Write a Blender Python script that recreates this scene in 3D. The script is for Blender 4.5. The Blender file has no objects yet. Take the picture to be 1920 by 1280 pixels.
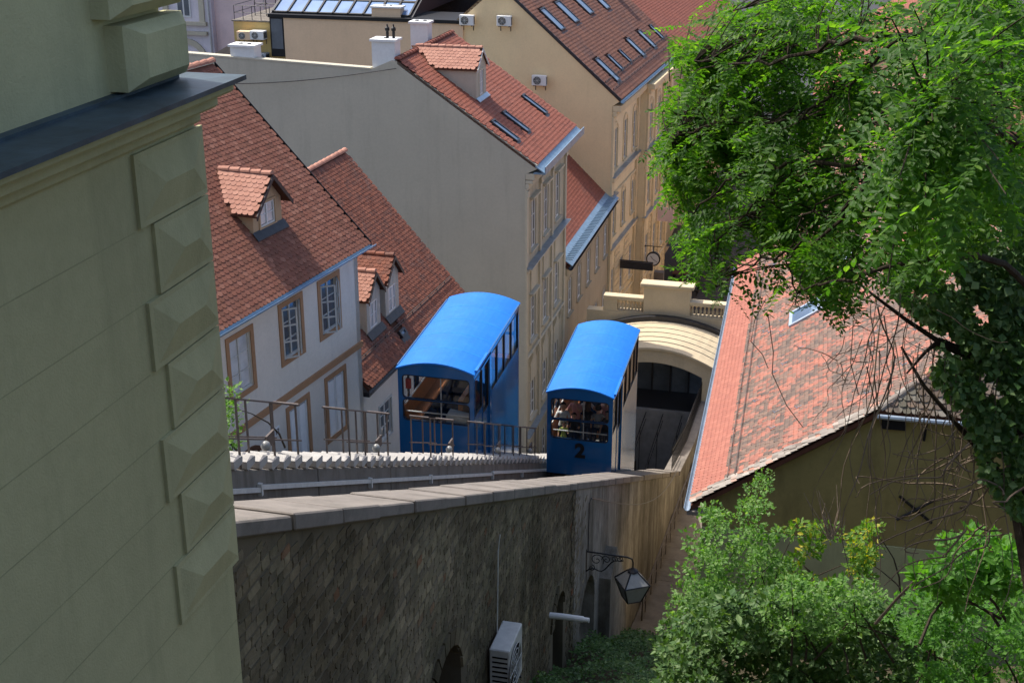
import bpy, bmesh, math, random
import numpy as np
from mathutils import Matrix, Vector
random.seed(7); rng = np.random.default_rng(7)
R = math.radians; sin, cos, pi = math.sin, math.cos, math.pi
scene = bpy.context.scene
COL = scene.collection
ZC = 34.0                      # camera height above the lower street
# ------------------------------------------------------------------ camera, light
cam_d = bpy.data.cameras.new('camera'); cam = bpy.data.objects.new('camera', cam_d); COL.objects.link(cam)
cam_d.sensor_width = 36; cam_d.lens = 36 * 2500 / 1920; cam_d.clip_start = .1; cam_d.clip_end = 3000
PITCH = R(21.2)
cam.location = (0, 0, ZC); cam.rotation_euler = (R(90) - PITCH, 0, 0)
scene.camera = cam
SUN_EL, SUN_PHI = R(58), R(21)          # phi: from the left of the street frame towards ahead
AG = R(14.2)
_u, _v = -cos(SUN_PHI) * cos(SUN_EL), sin(SUN_PHI) * cos(SUN_EL)
sun_dir = Vector((_u * cos(AG) + _v * sin(AG), -_u * sin(AG) + _v * cos(AG), sin(SUN_EL)))
world = bpy.data.worlds.new('World'); scene.world = world; world.use_nodes = True
wn = world.node_tree.nodes; wl = world.node_tree.links
sky = wn.new('ShaderNodeTexSky'); sky.sky_type = 'NISHITA'; sky.sun_disc = False
sky.sun_elevation = SUN_EL; sky.sun_rotation = math.atan2(sun_dir.x, sun_dir.y)
wl.new(sky.outputs[0], wn['Background'].inputs[0]); wn['Background'].inputs[1].default_value = .15
sky.dust_density = 3.0; sky.ozone_density = .4; sky.air_density = .8
sd = bpy.data.lights.new('sun', 'SUN'); sun = bpy.data.objects.new('sun', sd); COL.objects.link(sun)
sd.energy = 3.2; sd.angle = R(.5); sd.color = (1, .95, .87)
sun.location = (0, 0, 80); sun.rotation_euler = sun_dir.to_track_quat('Z', 'Y').to_euler()
scene.view_settings.view_transform = 'Standard'; scene.view_settings.look = 'None'
scene.view_settings.gamma = 1; scene.view_settings.exposure = 0.78
scene.view_settings.use_curve_mapping = False

# ------------------------------------------------------------------ materials
def lin(c): return tuple((x / 12.92 if x <= .04045 else ((x + .055) / 1.055) ** 2.4) for x in c)
class N:
    def __init__(s, name):
        s.m = bpy.data.materials.new(name); s.m.use_nodes = True; s.t = s.m.node_tree
        s.b = s.t.nodes['Principled BSDF']; s.out = s.t.nodes['Material Output']
    def n(s, ty, **k):
        o = s.t.nodes.new(ty)
        for a, v in k.items(): setattr(o, a, v)
        return o
    def l(s, a, b): s.t.links.new(a, b)
    def noise(s, scale, detail=4, rough=.6, coord='pos', stretch=None):
        t = s.n('ShaderNodeTexNoise'); t.inputs['Scale'].default_value = scale
        t.inputs['Detail'].default_value = detail; t.inputs['Roughness'].default_value = rough
        v = s.n('ShaderNodeNewGeometry').outputs['Position'] if coord == 'pos' else s.n('ShaderNodeTexCoord').outputs['Object']
        if stretch:
            mp = s.n('ShaderNodeMapping'); mp.inputs['Scale'].default_value = stretch; s.l(v, mp.inputs[0]); v = mp.outputs[0]
        s.l(v, t.inputs['Vector']); return t.outputs['Fac']
    def ramp(s, fac, stops):
        r = s.n('ShaderNodeValToRGB'); e = r.color_ramp.elements
        while len(e) < len(stops): e.new(.5)
        for k, (p, c) in zip(e, stops): k.position = p; k.color = (*c[:3], 1)
        s.l(fac, r.inputs[0]); return r.outputs[0]
    def mix(s, fac, a, b, bt='MIX'):
        m = s.n('ShaderNodeMix', data_type='RGBA', blend_type=bt)
        for i, v in ((0, fac), (6, a), (7, b)):
            if isinstance(v, (int, float)): m.inputs[i].default_value = v
            elif isinstance(v, tuple): m.inputs[i].default_value = (*v[:3], 1)
            else: s.l(v, m.inputs[i])
        return m.outputs[2]
    def math(s, op, a, b=0.):
        m = s.n('ShaderNodeMath', operation=op)
        for i, v in ((0, a), (1, b)):
            if isinstance(v, (int, float)): m.inputs[i].default_value = v
            else: s.l(v, m.inputs[i])
        return m.outputs[0]
    def rnd(s):
        g = s.n('ShaderNodeNewGeometry'); o = s.n('ShaderNodeObjectInfo')
        return s.math('FRACT', s.math('ADD', g.outputs['Random Per Island'], s.math('MULTIPLY', o.outputs['Random'], 7.31)))
    def bump(s, h, dist=.02, st=.6):
        b = s.n('ShaderNodeBump'); b.inputs['Strength'].default_value = st; b.inputs['Distance'].default_value = dist
        s.l(h, b.inputs['Height']); s.l(b.outputs[0], s.b.inputs['Normal'])
    def col(s, c):
        if isinstance(c, tuple): s.b.inputs['Base Color'].default_value = (*c, 1)
        else: s.l(c, s.b.inputs['Base Color'])
        return s
    def pr(s, rough=.8, spec=.3, metal=0.):
        s.b.inputs['Roughness'].default_value = rough; s.b.inputs['Specular IOR Level'].default_value = spec
        s.b.inputs['Metallic'].default_value = metal; return s
def plaster(name, c, dirt=None, amt=.35, streak=(1.2, 1.2, .12), var=.12, bump=.004, big=.5):
    m = N(name); dirt = dirt or tuple(x * .45 for x in c)
    a = m.ramp(m.noise(big, 5, .65), [(.3, tuple(x * (1 - var) for x in c)), (.7, tuple(min(1, x * (1 + var * .6)) for x in c))])
    st = m.noise(1.4, 5, .7, stretch=streak)
    f = m.math('MULTIPLY', m.ramp(st, [(.5, (0, 0, 0)), (.78, (1, 1, 1))]), amt)
    cc = m.mix(f, a, dirt)
    sp = m.ramp(m.noise(9, 6, .75), [(.3, (.86,) * 3), (.62, (1, 1, 1))])
    m.col(m.mix(.6, cc, sp, 'MULTIPLY')).pr(.9, .15); m.bump(m.noise(60, 3), bump, .5); return m.m
def simple(name, c, rough=.5, spec=.4, metal=0., var=.12, sc=6, bump=None):
    m = N(name); a = m.ramp(m.noise(sc, 5, .65), [(.3, tuple(x * (1 - var) for x in c)), (.7, tuple(min(1, x * (1 + var)) for x in c))])
    m.col(a).pr(rough, spec, metal)
    if bump: m.bump(m.noise(bump[0], 4), bump[1], .6)
    return m.m
def tiles(name, cols, patch=None, pf=(.5, .62), psc=.8, rough=.75, lich=None):
    m = N(name); r = m.rnd(); k = len(cols)
    c = m.ramp(r, [(i / (k - 1), cols[i]) for i in range(k)])
    if patch:
        pn = m.math('ADD', m.noise(psc, 4, .7), m.math('MULTIPLY', m.math('FRACT', m.math('MULTIPLY', r, 13.7)), .22))
        pf_ = m.ramp(pn, [(pf[0] + .11, (0, 0, 0)), (pf[1] + .11, (1, 1, 1))])
        c = m.mix(pf_, c, m.ramp(m.math('FRACT', m.math('MULTIPLY', r, 5.3)), [(0, patch[0]), (1, patch[1])]))
    g = m.ramp(m.noise(14, 5, .7), [(.3, (.72,) * 3), (.65, (1.0, 1.0, 1.0))])
    c = m.mix(.7, c, g, 'MULTIPLY')
    if lich: c = m.mix(m.math('MULTIPLY', m.ramp(m.noise(5, 6, .8), [(.6, (0, 0, 0)), (.7, (1, 1, 1))]), .5), c, lich)
    m.col(c).pr(rough, .2); m.bump(m.noise(90, 3), .003, .5); return m.m
def glassy(name, c=(.05, .06, .07), rough=.06, blot=.5):
    m = N(name); n = m.noise(1.3, 3)
    m.col(m.mix(m.math('MULTIPLY', n, blot), c, tuple(min(1, x * 4 + .1) for x in c))).pr(rough, .8); return m.m
def thin_glass(name, tint=(.9, .93, .94)):
    m = N(name); fr = m.n('ShaderNodeFresnel'); fr.inputs[0].default_value = 1.5
    tr = m.n('ShaderNodeBsdfTransparent'); tr.inputs[0].default_value = (*tint, 1)
    gl = m.n('ShaderNodeBsdfGlossy'); gl.inputs['Roughness'].default_value = .03
    mx = m.n('ShaderNodeMixShader'); m.l(m.math('ADD', fr.outputs[0], .03), mx.inputs[0])
    m.l(tr.outputs[0], mx.inputs[1]); m.l(gl.outputs[0], mx.inputs[2]); m.l(mx.outputs[0], m.out.inputs[0]); return m.m
def leafmat(name, cols, trans=.45, sc=.9, tmul=1.6):
    m = N(name); r = m.rnd(); k = len(cols)
    c = m.ramp(r, [(i / (k - 1), cols[i]) for i in range(k)])
    c = m.mix(.55, c, m.ramp(m.noise(sc, 3), [(.35, (.6, .65, .6)), (.65, (1.1, 1.1, .9))]), 'MULTIPLY')
    m.col(c).pr(.5, .22)
    tr = m.n('ShaderNodeBsdfTranslucent'); m.l(m.mix(1., c, (1.35 * tmul, 1.5 * tmul, .45 * tmul), 'MULTIPLY'), tr.inputs[0])
    mx = m.n('ShaderNodeMixShader'); mx.inputs[0].default_value = trans
    m.l(m.b.outputs[0], mx.inputs[1]); m.l(tr.outputs[0], mx.inputs[2]); m.l(mx.outputs[0], m.out.inputs[0]); return m.m
M = {}
M['green_wall'] = plaster('green_plaster', (.50, .475, .27), (.26, .25, .15), amt=.45, var=.10, big=.5, bump=.008)
M['flash_dark'] = simple('painted_ledge_metal', (.035, .06, .075), .5, .4, 0, .5, 3, (8, .006))
M['gray_wall'] = plaster('grey_gable_plaster', (.50, .465, .37), (.33, .30, .24), amt=.42, var=.08, big=.22)
M['white_wall'] = plaster('white_plaster', (.74, .68, .59), amt=.22, var=.07)
M['buff'] = plaster('buff_plaster', (.42, .24, .13), amt=.15)
M['buff_light'] = plaster('dormer_plaster', (.52, .36, .22), amt=.15)
M['cream_trim'] = plaster('cream_grey_trim', (.56, .51, .39), amt=.3)
M['facade_gray'] = plaster('olive_grey_facade', (.50, .45, .33), amt=.4)
M['facade_brown'] = plaster('brown_grey_facade', (.46, .39, .27), amt=.4)
M['yellow'] = plaster('yellow_plaster', (.86, .66, .38), amt=.10, var=.05)
M['yellow_deep'] = plaster('ochre_facade', (.84, .70, .44), amt=.22)
M['yellow_trim'] = plaster('ochre_trim', (.76, .62, .38), amt=.3)
M['tan'] = plaster('tan_plaster', (.78, .56, .36), amt=.12, var=.06)
M['ochre'] = plaster('ochre_plaster', (.55, .40, .16), amt=.2)
M['pink'] = plaster('pink_plaster', (.86, .66, .62), amt=.12)
M['lilac'] = plaster('lilac_plaster', (.75, .69, .72), amt=.2)
M['white'] = simple('white_paint', (.70, .70, .68), .5, .3, 0, .06)
M['whitegray'] = simple('weathered_white_paint', (.55, .55, .52), .6, .3, 0, .12)
M['zinc'] = simple('zinc_sheet', (.33, .40, .47), .38, .5, .6, .2, 3)
M['zinc_blue'] = simple('blue_grey_gutter', (.20, .30, .40), .4, .5, .3, .2, 3)
M['dark_metal'] = simple('dark_metal', (.035, .035, .04), .45, .5, .3, .3)
M['rust_metal'] = simple('brown_painted_iron', (.11, .09, .08), .6, .4, .3, .3)
M['black'] = simple('black_iron', (.012, .012, .013), .5, .4, .2, .2)
M['glass'] = glassy('window_glass'); M['glass_sky'] = glassy('skylight_glass', (.06, .10, .16), .05, .3)
M['glass_curtain'] = glassy('curtained_glass', (.25, .26, .26), .12, .9)
M['car_glass'] = thin_glass('car_glass')
M['dark'] = simple('dark_interior', (.015, .015, .016), .8, .1)
M['lamp_glass'] = simple('frosted_glass', (.27, .27, .25), .3, .5)
T1 = tiles('terracotta_tiles', [(.16, .068, .045), (.23, .095, .062), (.20, .078, .052), (.28, .13, .09)], ((.16, .07, .05), (.24, .10, .07)), (.55, .7), .5)
T2 = tiles('old_terracotta_tiles', [(.16, .06, .038), (.22, .082, .052), (.26, .10, .062), (.14, .062, .045)], ((.13, .06, .045), (.2, .1, .075)), (.5, .66), .6)
T3 = tiles('bright_terracotta_tiles', [(.25, .085, .055), (.30, .105, .07), (.22, .08, .055)], ((.20, .08, .06), (.27, .11, .08)), (.55, .75), .4)
T4 = tiles('brown_weathered_tiles', [(.17, .075, .05), (.21, .095, .062), (.15, .07, .05), (.24, .11, .07)], ((.11, .06, .05), (.17, .09, .07)), (.5, .7), .3)
T5 = tiles('pink_patchy_tiles', [(.37, .145, .10), (.29, .12, .088), (.34, .16, .12), (.41, .155, .105)], ((.11, .088, .075), (.22, .145, .11)), (.43, .50), 1.3, lich=(.42, .38, .33))
T5n = tiles('new_pink_tiles', [(.37, .14, .10), (.32, .125, .092), (.40, .16, .115)])
T6 = tiles('mossy_dark_tiles', [(.09, .075, .06), (.17, .13, .10), (.12, .09, .07), (.22, .16, .12)], ((.25, .23, .19), (.12, .11, .08)), (.5, .6), 1.5, lich=(.42, .26, .08))
T7 = tiles('pale_terracotta_tiles', [(.42, .20, .14), (.49, .25, .18), (.38, .18, .13)])
def _stone():
    m = N('rubble_stone'); r = m.rnd()
    c = m.ramp(r, [(0, (.10, .085, .06)), (.3, (.18, .15, .105)), (.6, (.13, .11, .085)), (.85, (.24, .20, .14)), (.98, (.15, .13, .095)), (1, (.20, .10, .06))])
    c = m.mix(.8, c, m.ramp(m.noise(1.1, 5, .7, stretch=(1, 1, .3)), [(.35, (.45, .48, .40)), (.65, (1.15, 1.1, 1))]), 'MULTIPLY')
    c = m.mix(.9, c, m.ramp(m.noise(.28, 4, .65), [(.36, (.7, .66, .58)), (.5, (1.1, 1.1, 1.05)), (.66, (1.9, 1.9, 1.8))]), 'MULTIPLY')
    c = m.mix(.6, c, m.ramp(m.noise(25, 5, .7), [(.3, (.6,) * 3), (.7, (1.1,) * 3)]), 'MULTIPLY')
    m.col(c).pr(.9, .15); m.bump(m.noise(30, 5, .7), .012, .8); return m.m
M['stone'] = _stone()
M['mortar'] = plaster('old_render_mortar', (.15, .125, .085), (.05, .05, .04), .7, (1.4, 1.4, .15), .25, .01)
def _render():
    m = N('stained_render'); a = m.ramp(m.noise(.8, 5, .7), [(.3, (.20, .185, .155)), (.5, (.30, .275, .23)), (.7, (.40, .365, .31))])
    s1 = m.ramp(m.noise(.75, 6, .62, stretch=(1.3, 1.3, .14)), [(.42, (1, 1, 1)), (.64, (.34, .32, .28))])
    s2 = m.ramp(m.noise(5, 6, .8, stretch=(1, 1, .35)), [(.35, (.6, .58, .55)), (.6, (1, 1, 1))])
    m.col(m.mix(.85, m.mix(.8, a, s1, 'MULTIPLY'), s2, 'MULTIPLY')).pr(.95, .1); m.bump(m.noise(14, 5, .7), .02, .6); return m.m
M['render'] = _render()
M['coping'] = plaster('weathered_concrete', (.22, .195, .17), (.09, .085, .07), .75, (1, 1, 1), .2, .01, 1.5)
M['concrete'] = plaster('stained_concrete', (.20, .18, .155), (.07, .065, .05), .85, (2, 2, .2), .25, .01, 1.)
M['step'] = plaster('light_step_concrete', (.40, .38, .35), (.15, .14, .12), .5, (1, 1, 1), .15, .01, 2)
M['sandstone'] = plaster('cream_station_plaster', (.60, .50, .34), (.25, .2, .13), .25, (1, 1, .2), .08)
M['olive'] = plaster('olive_brown_plaster', (.26, .22, .085), (.08, .065, .03), .5, (1, 1, .3), .15)
M['olive_green'] = plaster('pale_green_plaster', (.34, .36, .20), (.12, .12, .07), .3, (1, 1, .3), .1)
M['asphalt'] = simple('asphalt', (.055, .055, .06), .9, .2, 0, .25, 5, (60, .004))
M['soil'] = simple('garden_soil', (.06, .05, .03), .95, .1, 0, .4, 2, (10, .03))
M['grayfloor'] = simple('grey_floor', (.26, .25, .23), .8, .2, 0, .2, 2)
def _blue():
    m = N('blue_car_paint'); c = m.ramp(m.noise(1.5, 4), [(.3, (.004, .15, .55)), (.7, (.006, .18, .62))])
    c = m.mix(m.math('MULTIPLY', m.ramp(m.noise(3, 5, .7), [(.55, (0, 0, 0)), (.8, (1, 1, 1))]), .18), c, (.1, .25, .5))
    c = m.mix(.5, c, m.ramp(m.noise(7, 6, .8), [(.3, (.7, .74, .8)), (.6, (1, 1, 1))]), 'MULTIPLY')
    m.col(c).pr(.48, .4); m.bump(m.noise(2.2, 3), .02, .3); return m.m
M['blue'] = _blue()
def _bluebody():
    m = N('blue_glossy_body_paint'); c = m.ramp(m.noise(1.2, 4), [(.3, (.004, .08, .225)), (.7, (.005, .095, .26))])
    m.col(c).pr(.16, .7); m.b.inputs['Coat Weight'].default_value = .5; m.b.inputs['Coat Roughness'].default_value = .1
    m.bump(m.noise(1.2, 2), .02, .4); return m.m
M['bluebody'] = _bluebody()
M['wood'] = simple('orange_wood', (.50, .17, .045), .4, .4, 0, .2, 10)
M['bark'] = simple('bark', (.045, .035, .025), .9, .1, 0, .4, 12, (30, .02))
M['deadtwig'] = simple('bare_vine', (.16, .12, .085), .85, .2, 0, .3, 12)
M['locust'] = leafmat('locust_leaf', [(.026, .075, .010), (.055, .135, .017), (.038, .105, .013), (.13, .235, .03)], .47, 1.6, 1.9)
M['bushleaf'] = leafmat('bush_leaf', [(.05, .13, .02), (.12, .23, .05), (.08, .18, .03), (.22, .33, .12)], .35, 1.6)
M['yellowleaf'] = leafmat('yellowing_leaf', [(.40, .33, .02), (.09, .18, .02), (.08, .17, .02), (.12, .21, .03), (.08, .17, .02)], .35)
M['ivyleaf'] = leafmat('ivy_leaf', [(.03, .075, .02), (.08, .15, .04), (.05, .11, .03), (.19, .27, .12)], .25, 1.4)
M['figleaf'] = leafmat('broad_leaf', [(.06, .16, .025), (.09, .21, .03), (.07, .18, .03)], .4, .9)

# ------------------------------------------------------------------ frames, things, mesh builder
class Frame:
    """a street frame turned by deg about the viewpoint: u to the right, v ahead, z up (z=0 at eye height)"""
    def __init__(s, deg): s.a = R(deg)
    def w(s, p): u, v, z = p; return Vector((u * cos(s.a) + v * sin(s.a), -u * sin(s.a) + v * cos(s.a), z + ZC))
def pix(p):
    X, Y, Z = p[0], p[1], p[2] - ZC
    f = Y * cos(PITCH) - Z * sin(PITCH); d = -Z * cos(PITCH) - Y * sin(PITCH)
    return 960 + 2500 * X / max(f, .01), 640 + 2500 * d / max(f, .01), f
G, H, H2, RR = Frame(14.2), Frame(22), Frame(16.8), Frame(12.4)
class Thing:
    def __init__(s, name, label, cat, fr=G, base=(0, 0, 0), group=None):
        s.fr, s.base = fr, np.array(base, float); s.e = bpy.data.objects.new(name, None); COL.objects.link(s.e)
        s.e.empty_display_size = .3; s.e.location = fr.w(base); s.e.rotation_euler = (0, 0, -fr.a)
        s.e['label'] = label; s.e['category'] = cat
        if group: s.e['group'] = group
class Struct(Thing):
    def __init__(s, fr=G): s.fr, s.base, s.e = fr, np.zeros(3), None
class MB:
    def __init__(s): s.v, s.f, s.m = [], [], []
    def add(s, vs, fs, mi=0):
        o = len(s.v); s.v += [tuple(map(float, p)) for p in vs]; s.f += [tuple(i + o for i in f) for f in fs]; s.m += [mi] * len(fs); return s
    def box(s, a, b, mi=0):
        x0, y0, z0 = [min(p, q) for p, q in zip(a, b)]; x1, y1, z1 = [max(p, q) for p, q in zip(a, b)]
        return s.add([(x0, y0, z0), (x1, y0, z0), (x1, y1, z0), (x0, y1, z0), (x0, y0, z1), (x1, y0, z1), (x1, y1, z1), (x0, y1, z1)],
                     [(0, 3, 2, 1), (4, 5, 6, 7), (0, 1, 5, 4), (1, 2, 6, 5), (2, 3, 7, 6), (3, 0, 4, 7)], mi)
    def prism(s, poly, vec, mi=0):
        n = len(poly); q = [tuple(np.add(p, vec)) for p in poly]
        return s.add(list(poly) + q, [tuple(range(n)), tuple(range(2 * n - 1, n - 1, -1))] + [(i, i + n, (i + 1) % n + n, (i + 1) % n) for i in range(n)], mi)
    def quad(s, *p, mi=0): return s.add(p, [tuple(range(len(p)))], mi)
    def tube(s, path, r, n=6, mi=0, taper=None):
        P = [Vector(p) for p in path]; rings = []
        for i, p in enumerate(P):
            t = (P[min(i + 1, len(P) - 1)] - P[max(i - 1, 0)]).normalized()
            a = t.cross(Vector((0, 0, 1)) if abs(t.z) < .9 else Vector((1, 0, 0))).normalized(); b = t.cross(a)
            rr = r if taper is None else r + (taper - r) * i / (len(P) - 1)
            rings.append([p + (a * cos(2 * pi * k / n) + b * sin(2 * pi * k / n)) * rr for k in range(n)])
        vs = [v for rg in rings for v in rg]; fs = []
        for i in range(len(P) - 1):
            for k in range(n): fs.append((i * n + k, i * n + (k + 1) % n, (i + 1) * n + (k + 1) % n, (i + 1) * n + k))
        fs += [tuple(range(n))[::-1], tuple(range((len(P) - 1) * n, len(P) * n))]
        return s.add(vs, fs, mi)
    def lathe(s, prof, c, n=12, mi=0):
        vs = [(c[0] + r * cos(2 * pi * k / n), c[1] + r * sin(2 * pi * k / n), c[2] + z) for r, z in prof for k in range(n)]
        fs = [(i * n + k, i * n + (k + 1) % n, (i + 1) * n + (k + 1) % n, (i + 1) * n + k) for i in range(len(prof) - 1) for k in range(n)]
        fs += [tuple(range(n))[::-1], tuple(range((len(prof) - 1) * n, len(prof) * n))]
        return s.add(vs, fs, mi)
    def rot(s, i0, c, ang, axis='z'):
        m = Matrix.Rotation(ang, 3, axis.upper()); c = Vector(c)
        for i in range(i0, len(s.v)): s.v[i] = tuple(c + m @ (Vector(s.v[i]) - c))
    def mesh(s, name, mats, base=(0, 0, 0)):
        me = bpy.data.meshes.new(name)
        me.from_pydata([tuple(np.subtract(v, base)) for v in s.v], [], s.f)
        for m in (mats if isinstance(mats, (list, tuple)) else [mats]): me.materials.append(m)
        me.polygons.foreach_set('material_index', s.m)
        bm = bmesh.new(); bm.from_mesh(me); bmesh.ops.recalc_face_normals(bm, faces=bm.faces); bm.to_mesh(me); bm.free()
        me.update(); return me
    def build(s, name, mats, th, parent=None, label=None, bevel=0, smooth=False, kind=None):
        if getattr(th, 'warp', None): s.v = [th.warp(p) for p in s.v]
        me = s.mesh(name, mats, th.base)
        o = bpy.data.objects.new(name, me); COL.objects.link(o)
        par = parent or th.e
        if par: o.parent = par
        else: o.location = th.fr.w((0, 0, 0)); o.rotation_euler = (0, 0, -th.fr.a)
        if label: o['label'] = label
        if kind: o['kind'] = kind
        if bevel:
            b = o.modifiers.new('bevel', 'BEVEL'); b.width = bevel; b.segments = 1; b.limit_method = 'ANGLE'
        if smooth:
            for p in me.polygons: p.use_smooth = True
        return o
def solo(name, mb, mats, label, cat, fr=G, base=(0, 0, 0), group=None, kind=None, **k):
    """a thing that is one mesh"""
    th = Struct(fr); th.base = np.array(base, float)
    o = mb.build(name, mats, th, **k); o.location = fr.w(base); o.rotation_euler = (0, 0, -fr.a)
    if kind: o['kind'] = kind
    if label: o['label'] = label
    if cat: o['category'] = cat
    if group: o['group'] = group
    return o
def join_mesh(name, protos, pick, Ms, mats):
    """copies of small meshes joined into one: protos [(verts, faces)], pick index per copy, Ms (k,4,4)"""
    Vs, loops, starts, tot = [], [], [], 0; nl = 0
    for pi_, (v, f) in enumerate(protos):
        sel = np.nonzero(pick == pi_)[0]
        if not len(sel): continue
        v = np.asarray(v, float); k = len(v); A = Ms[sel]
        W = np.einsum('kij,nj->kni', A[:, :3, :3], v) + A[:, None, :3, 3]
        Vs.append(W.reshape(-1, 3)); lens = np.array([len(x) for x in f]); flat = np.concatenate([np.array(x) for x in f])
        off = (np.arange(len(sel)) * k + tot)[:, None]
        loops.append((flat[None, :] + off).ravel()); st = np.concatenate([[0], np.cumsum(lens)[:-1]])
        starts.append((st[None, :] + (np.arange(len(sel)) * len(flat))[:, None]).ravel() + nl)
        tot += k * len(sel); nl += len(flat) * len(sel)
    me = bpy.data.meshes.new(name); V = np.concatenate(Vs); L = np.concatenate(loops); S = np.concatenate(starts)
    me.vertices.add(len(V)); me.vertices.foreach_set('co', V.ravel()); me.loops.add(len(L)); me.loops.foreach_set('vertex_index', L.astype(np.int32))
    me.polygons.add(len(S)); me.polygons.foreach_set('loop_start', S.astype(np.int32)); me.update(calc_edges=True)
    for m in mats: me.materials.append(m)
    me.shade_flat(); return me
def pieces(th, name, protos, pick, Ms, mat, parent=None, limit=300, vis=None, rest=None, label=None):
    """the pieces that show largest become parts of their own, the rest one joined part"""
    Ms = np.array(Ms); pick = np.array(pick); mats = mat if isinstance(mat, list) else [mat]
    par = parent or th.e; loc = Ms.copy(); loc[:, :3, 3] -= th.base
    sc = []
    for i in range(len(Ms)):
        x, y, f = pix(th.fr.w(Ms[i][:3, 3]))
        ok = 0 < x < 1920 and 0 < y < 1280 and (vis is None or vis(x, y))
        sc.append(f if ok else 1e6 + f)
    order = np.argsort(sc, kind='stable'); big = [i for i in order[:limit] if sc[i] < 1e6]
    meshes = []
    for v, f in protos:
        me = bpy.data.meshes.new(name); me.from_pydata([tuple(p) for p in v], [], f)
        for m in mats: me.materials.append(m)
        me.update(); meshes.append(me)
    for i in big:
        o = bpy.data.objects.new(name, meshes[pick[i]]); COL.objects.link(o); o.parent = par; o.matrix_local = Matrix(loc[i].tolist())
    left = np.array([i for i in order if i not in set(big)], int)
    if len(left):
        me = join_mesh(rest or name + '_field', protos, pick[left], loc[left], mats)
        o = bpy.data.objects.new(rest or name + '_field', me); COL.objects.link(o); o.parent = par; o['kind'] = 'stuff'
        if label: o['label'] = label
def basis(o, x, y, z, s=1.):
    m = np.eye(4); m[:3, 0] = np.array(x) * s; m[:3, 1] = np.array(y) * s; m[:3, 2] = np.array(z) * s; m[:3, 3] = o; return m
def nrm(v): v = np.array(v, float); return v / np.linalg.norm(v)
def tile_proto(w, l, ex, th=.024, point=.35, lift=.022):
    """beaver tail tile: y runs up the slope, the rounded end is at y=0"""
    xs = [(-.5, point), (-.36, .10), (0, 0), (.36, .10), (.5, point), (.5, 1), (-.5, 1)]
    g = .985
    top = [(a * w * g, (b * ex if b < 1 else l), lift * (1 - (b * ex if b < 1 else l) / l) + th) for a, b in xs]
    bot = [(x, y, z - th - .006) for x, y, z in top[:5]]
    v = top + bot
    return v, [tuple(range(7))] + [(i + 1, i, 7 + i, 8 + i) for i in range(4)]
def roof_tiles(th, P0, e, s, L, Hs, w, ex, mat, mask=None, limit=300, vis=None, parent=None, point=.48, jit=.004, name='roof_tile', lift=.02):
    e, s = nrm(e), nrm(s); n = np.cross(e, s); n = n if n[2] > 0 else -n; P0 = np.array(P0, float)
    Ms, pick = [], []
    rows = int(Hs / ex); cols = int(L / w)
    for j in range(rows):
        sh = .5 * w * (j % 2)
        for i in range(cols + 1):
            a = i * w + sh; b = j * ex
            if a < w * .3 or a > L - w * .1: continue
            if mask and not mask(a, b): continue
            rx = e + n * random.gauss(0, .012) + s * random.gauss(0, .012)
            o = P0 + e * a + s * b + n * (.012 + random.uniform(0, jit))
            ss = s + n * random.gauss(0, .010)
            Ms.append(basis(o, nrm(rx), nrm(ss), n)); pick.append(0)
    if not Ms: return
    pieces(th, name, [tile_proto(w, ex * 1.6, ex, point=point, lift=lift)], pick, Ms, mat, parent, limit, vis, name + '_field')
def ridge_tiles(th, a, b, mat, r=.11, step=.38, name='ridge_tile', parent=None):
    a, b = np.array(a, float), np.array(b, float); L = np.linalg.norm(b - a); d = (b - a) / L
    sd_ = nrm(np.cross(d, (0, 0, 1))); up = np.cross(sd_, d); k = 6; vs = []
    for q, rr, lf in ((0, r * 1.08, .02), (step * 1.08, r * .92, 0)):
        for t in range(k + 1):
            an = pi * t / k; vs.append((q, cos(an) * rr, sin(an) * rr + lf))
    fs = [(t, t + 1, k + 2 + t, k + 1 + t) for t in range(k)] + [tuple(range(k, -1, -1))]
    Ms = [basis(a + d * step * i, d, sd_, up) for i in range(int(L / step))]
    pieces(th, name, [(vs, fs)], [0] * len(Ms), Ms, mat, parent, 300)
def wall_holes(mb, U, v0, v1, z0, z1, holes, depth=.14, mi=0, out=1):
    """facade at u=U facing out, with rectangular openings (va, vb, za, zb) and their reveals"""
    vs = sorted({v0, v1, *[h[0] for h in holes], *[h[1] for h in holes]}); zs = sorted({z0, z1, *[h[2] for h in holes], *[h[3] for h in holes]})
    for i in range(len(vs) - 1):
        for j in range(len(zs) - 1):
            cv, cz = (vs[i] + vs[i + 1]) / 2, (zs[j] + zs[j + 1]) / 2
            if any(h[0] < cv < h[1] and h[2] < cz < h[3] for h in holes): continue
            mb.quad((U, vs[i], zs[j]), (U, vs[i + 1], zs[j]), (U, vs[i + 1], zs[j + 1]), (U, vs[i], zs[j + 1]), mi=mi)
    d = U - depth * out
    for a, b, c, e in holes:
        mb.quad((U, a, c), (d, a, c), (d, a, e), (U, a, e), mi=mi); mb.quad((U, b, c), (d, b, c), (d, b, e), (U, b, e), mi=mi)
        mb.quad((U, a, c), (U, b, c), (d, b, c), (d, a, c), mi=mi); mb.quad((U, a, e), (U, b, e), (d, b, e), (d, a, e), mi=mi)
WCACHE = {}
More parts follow.
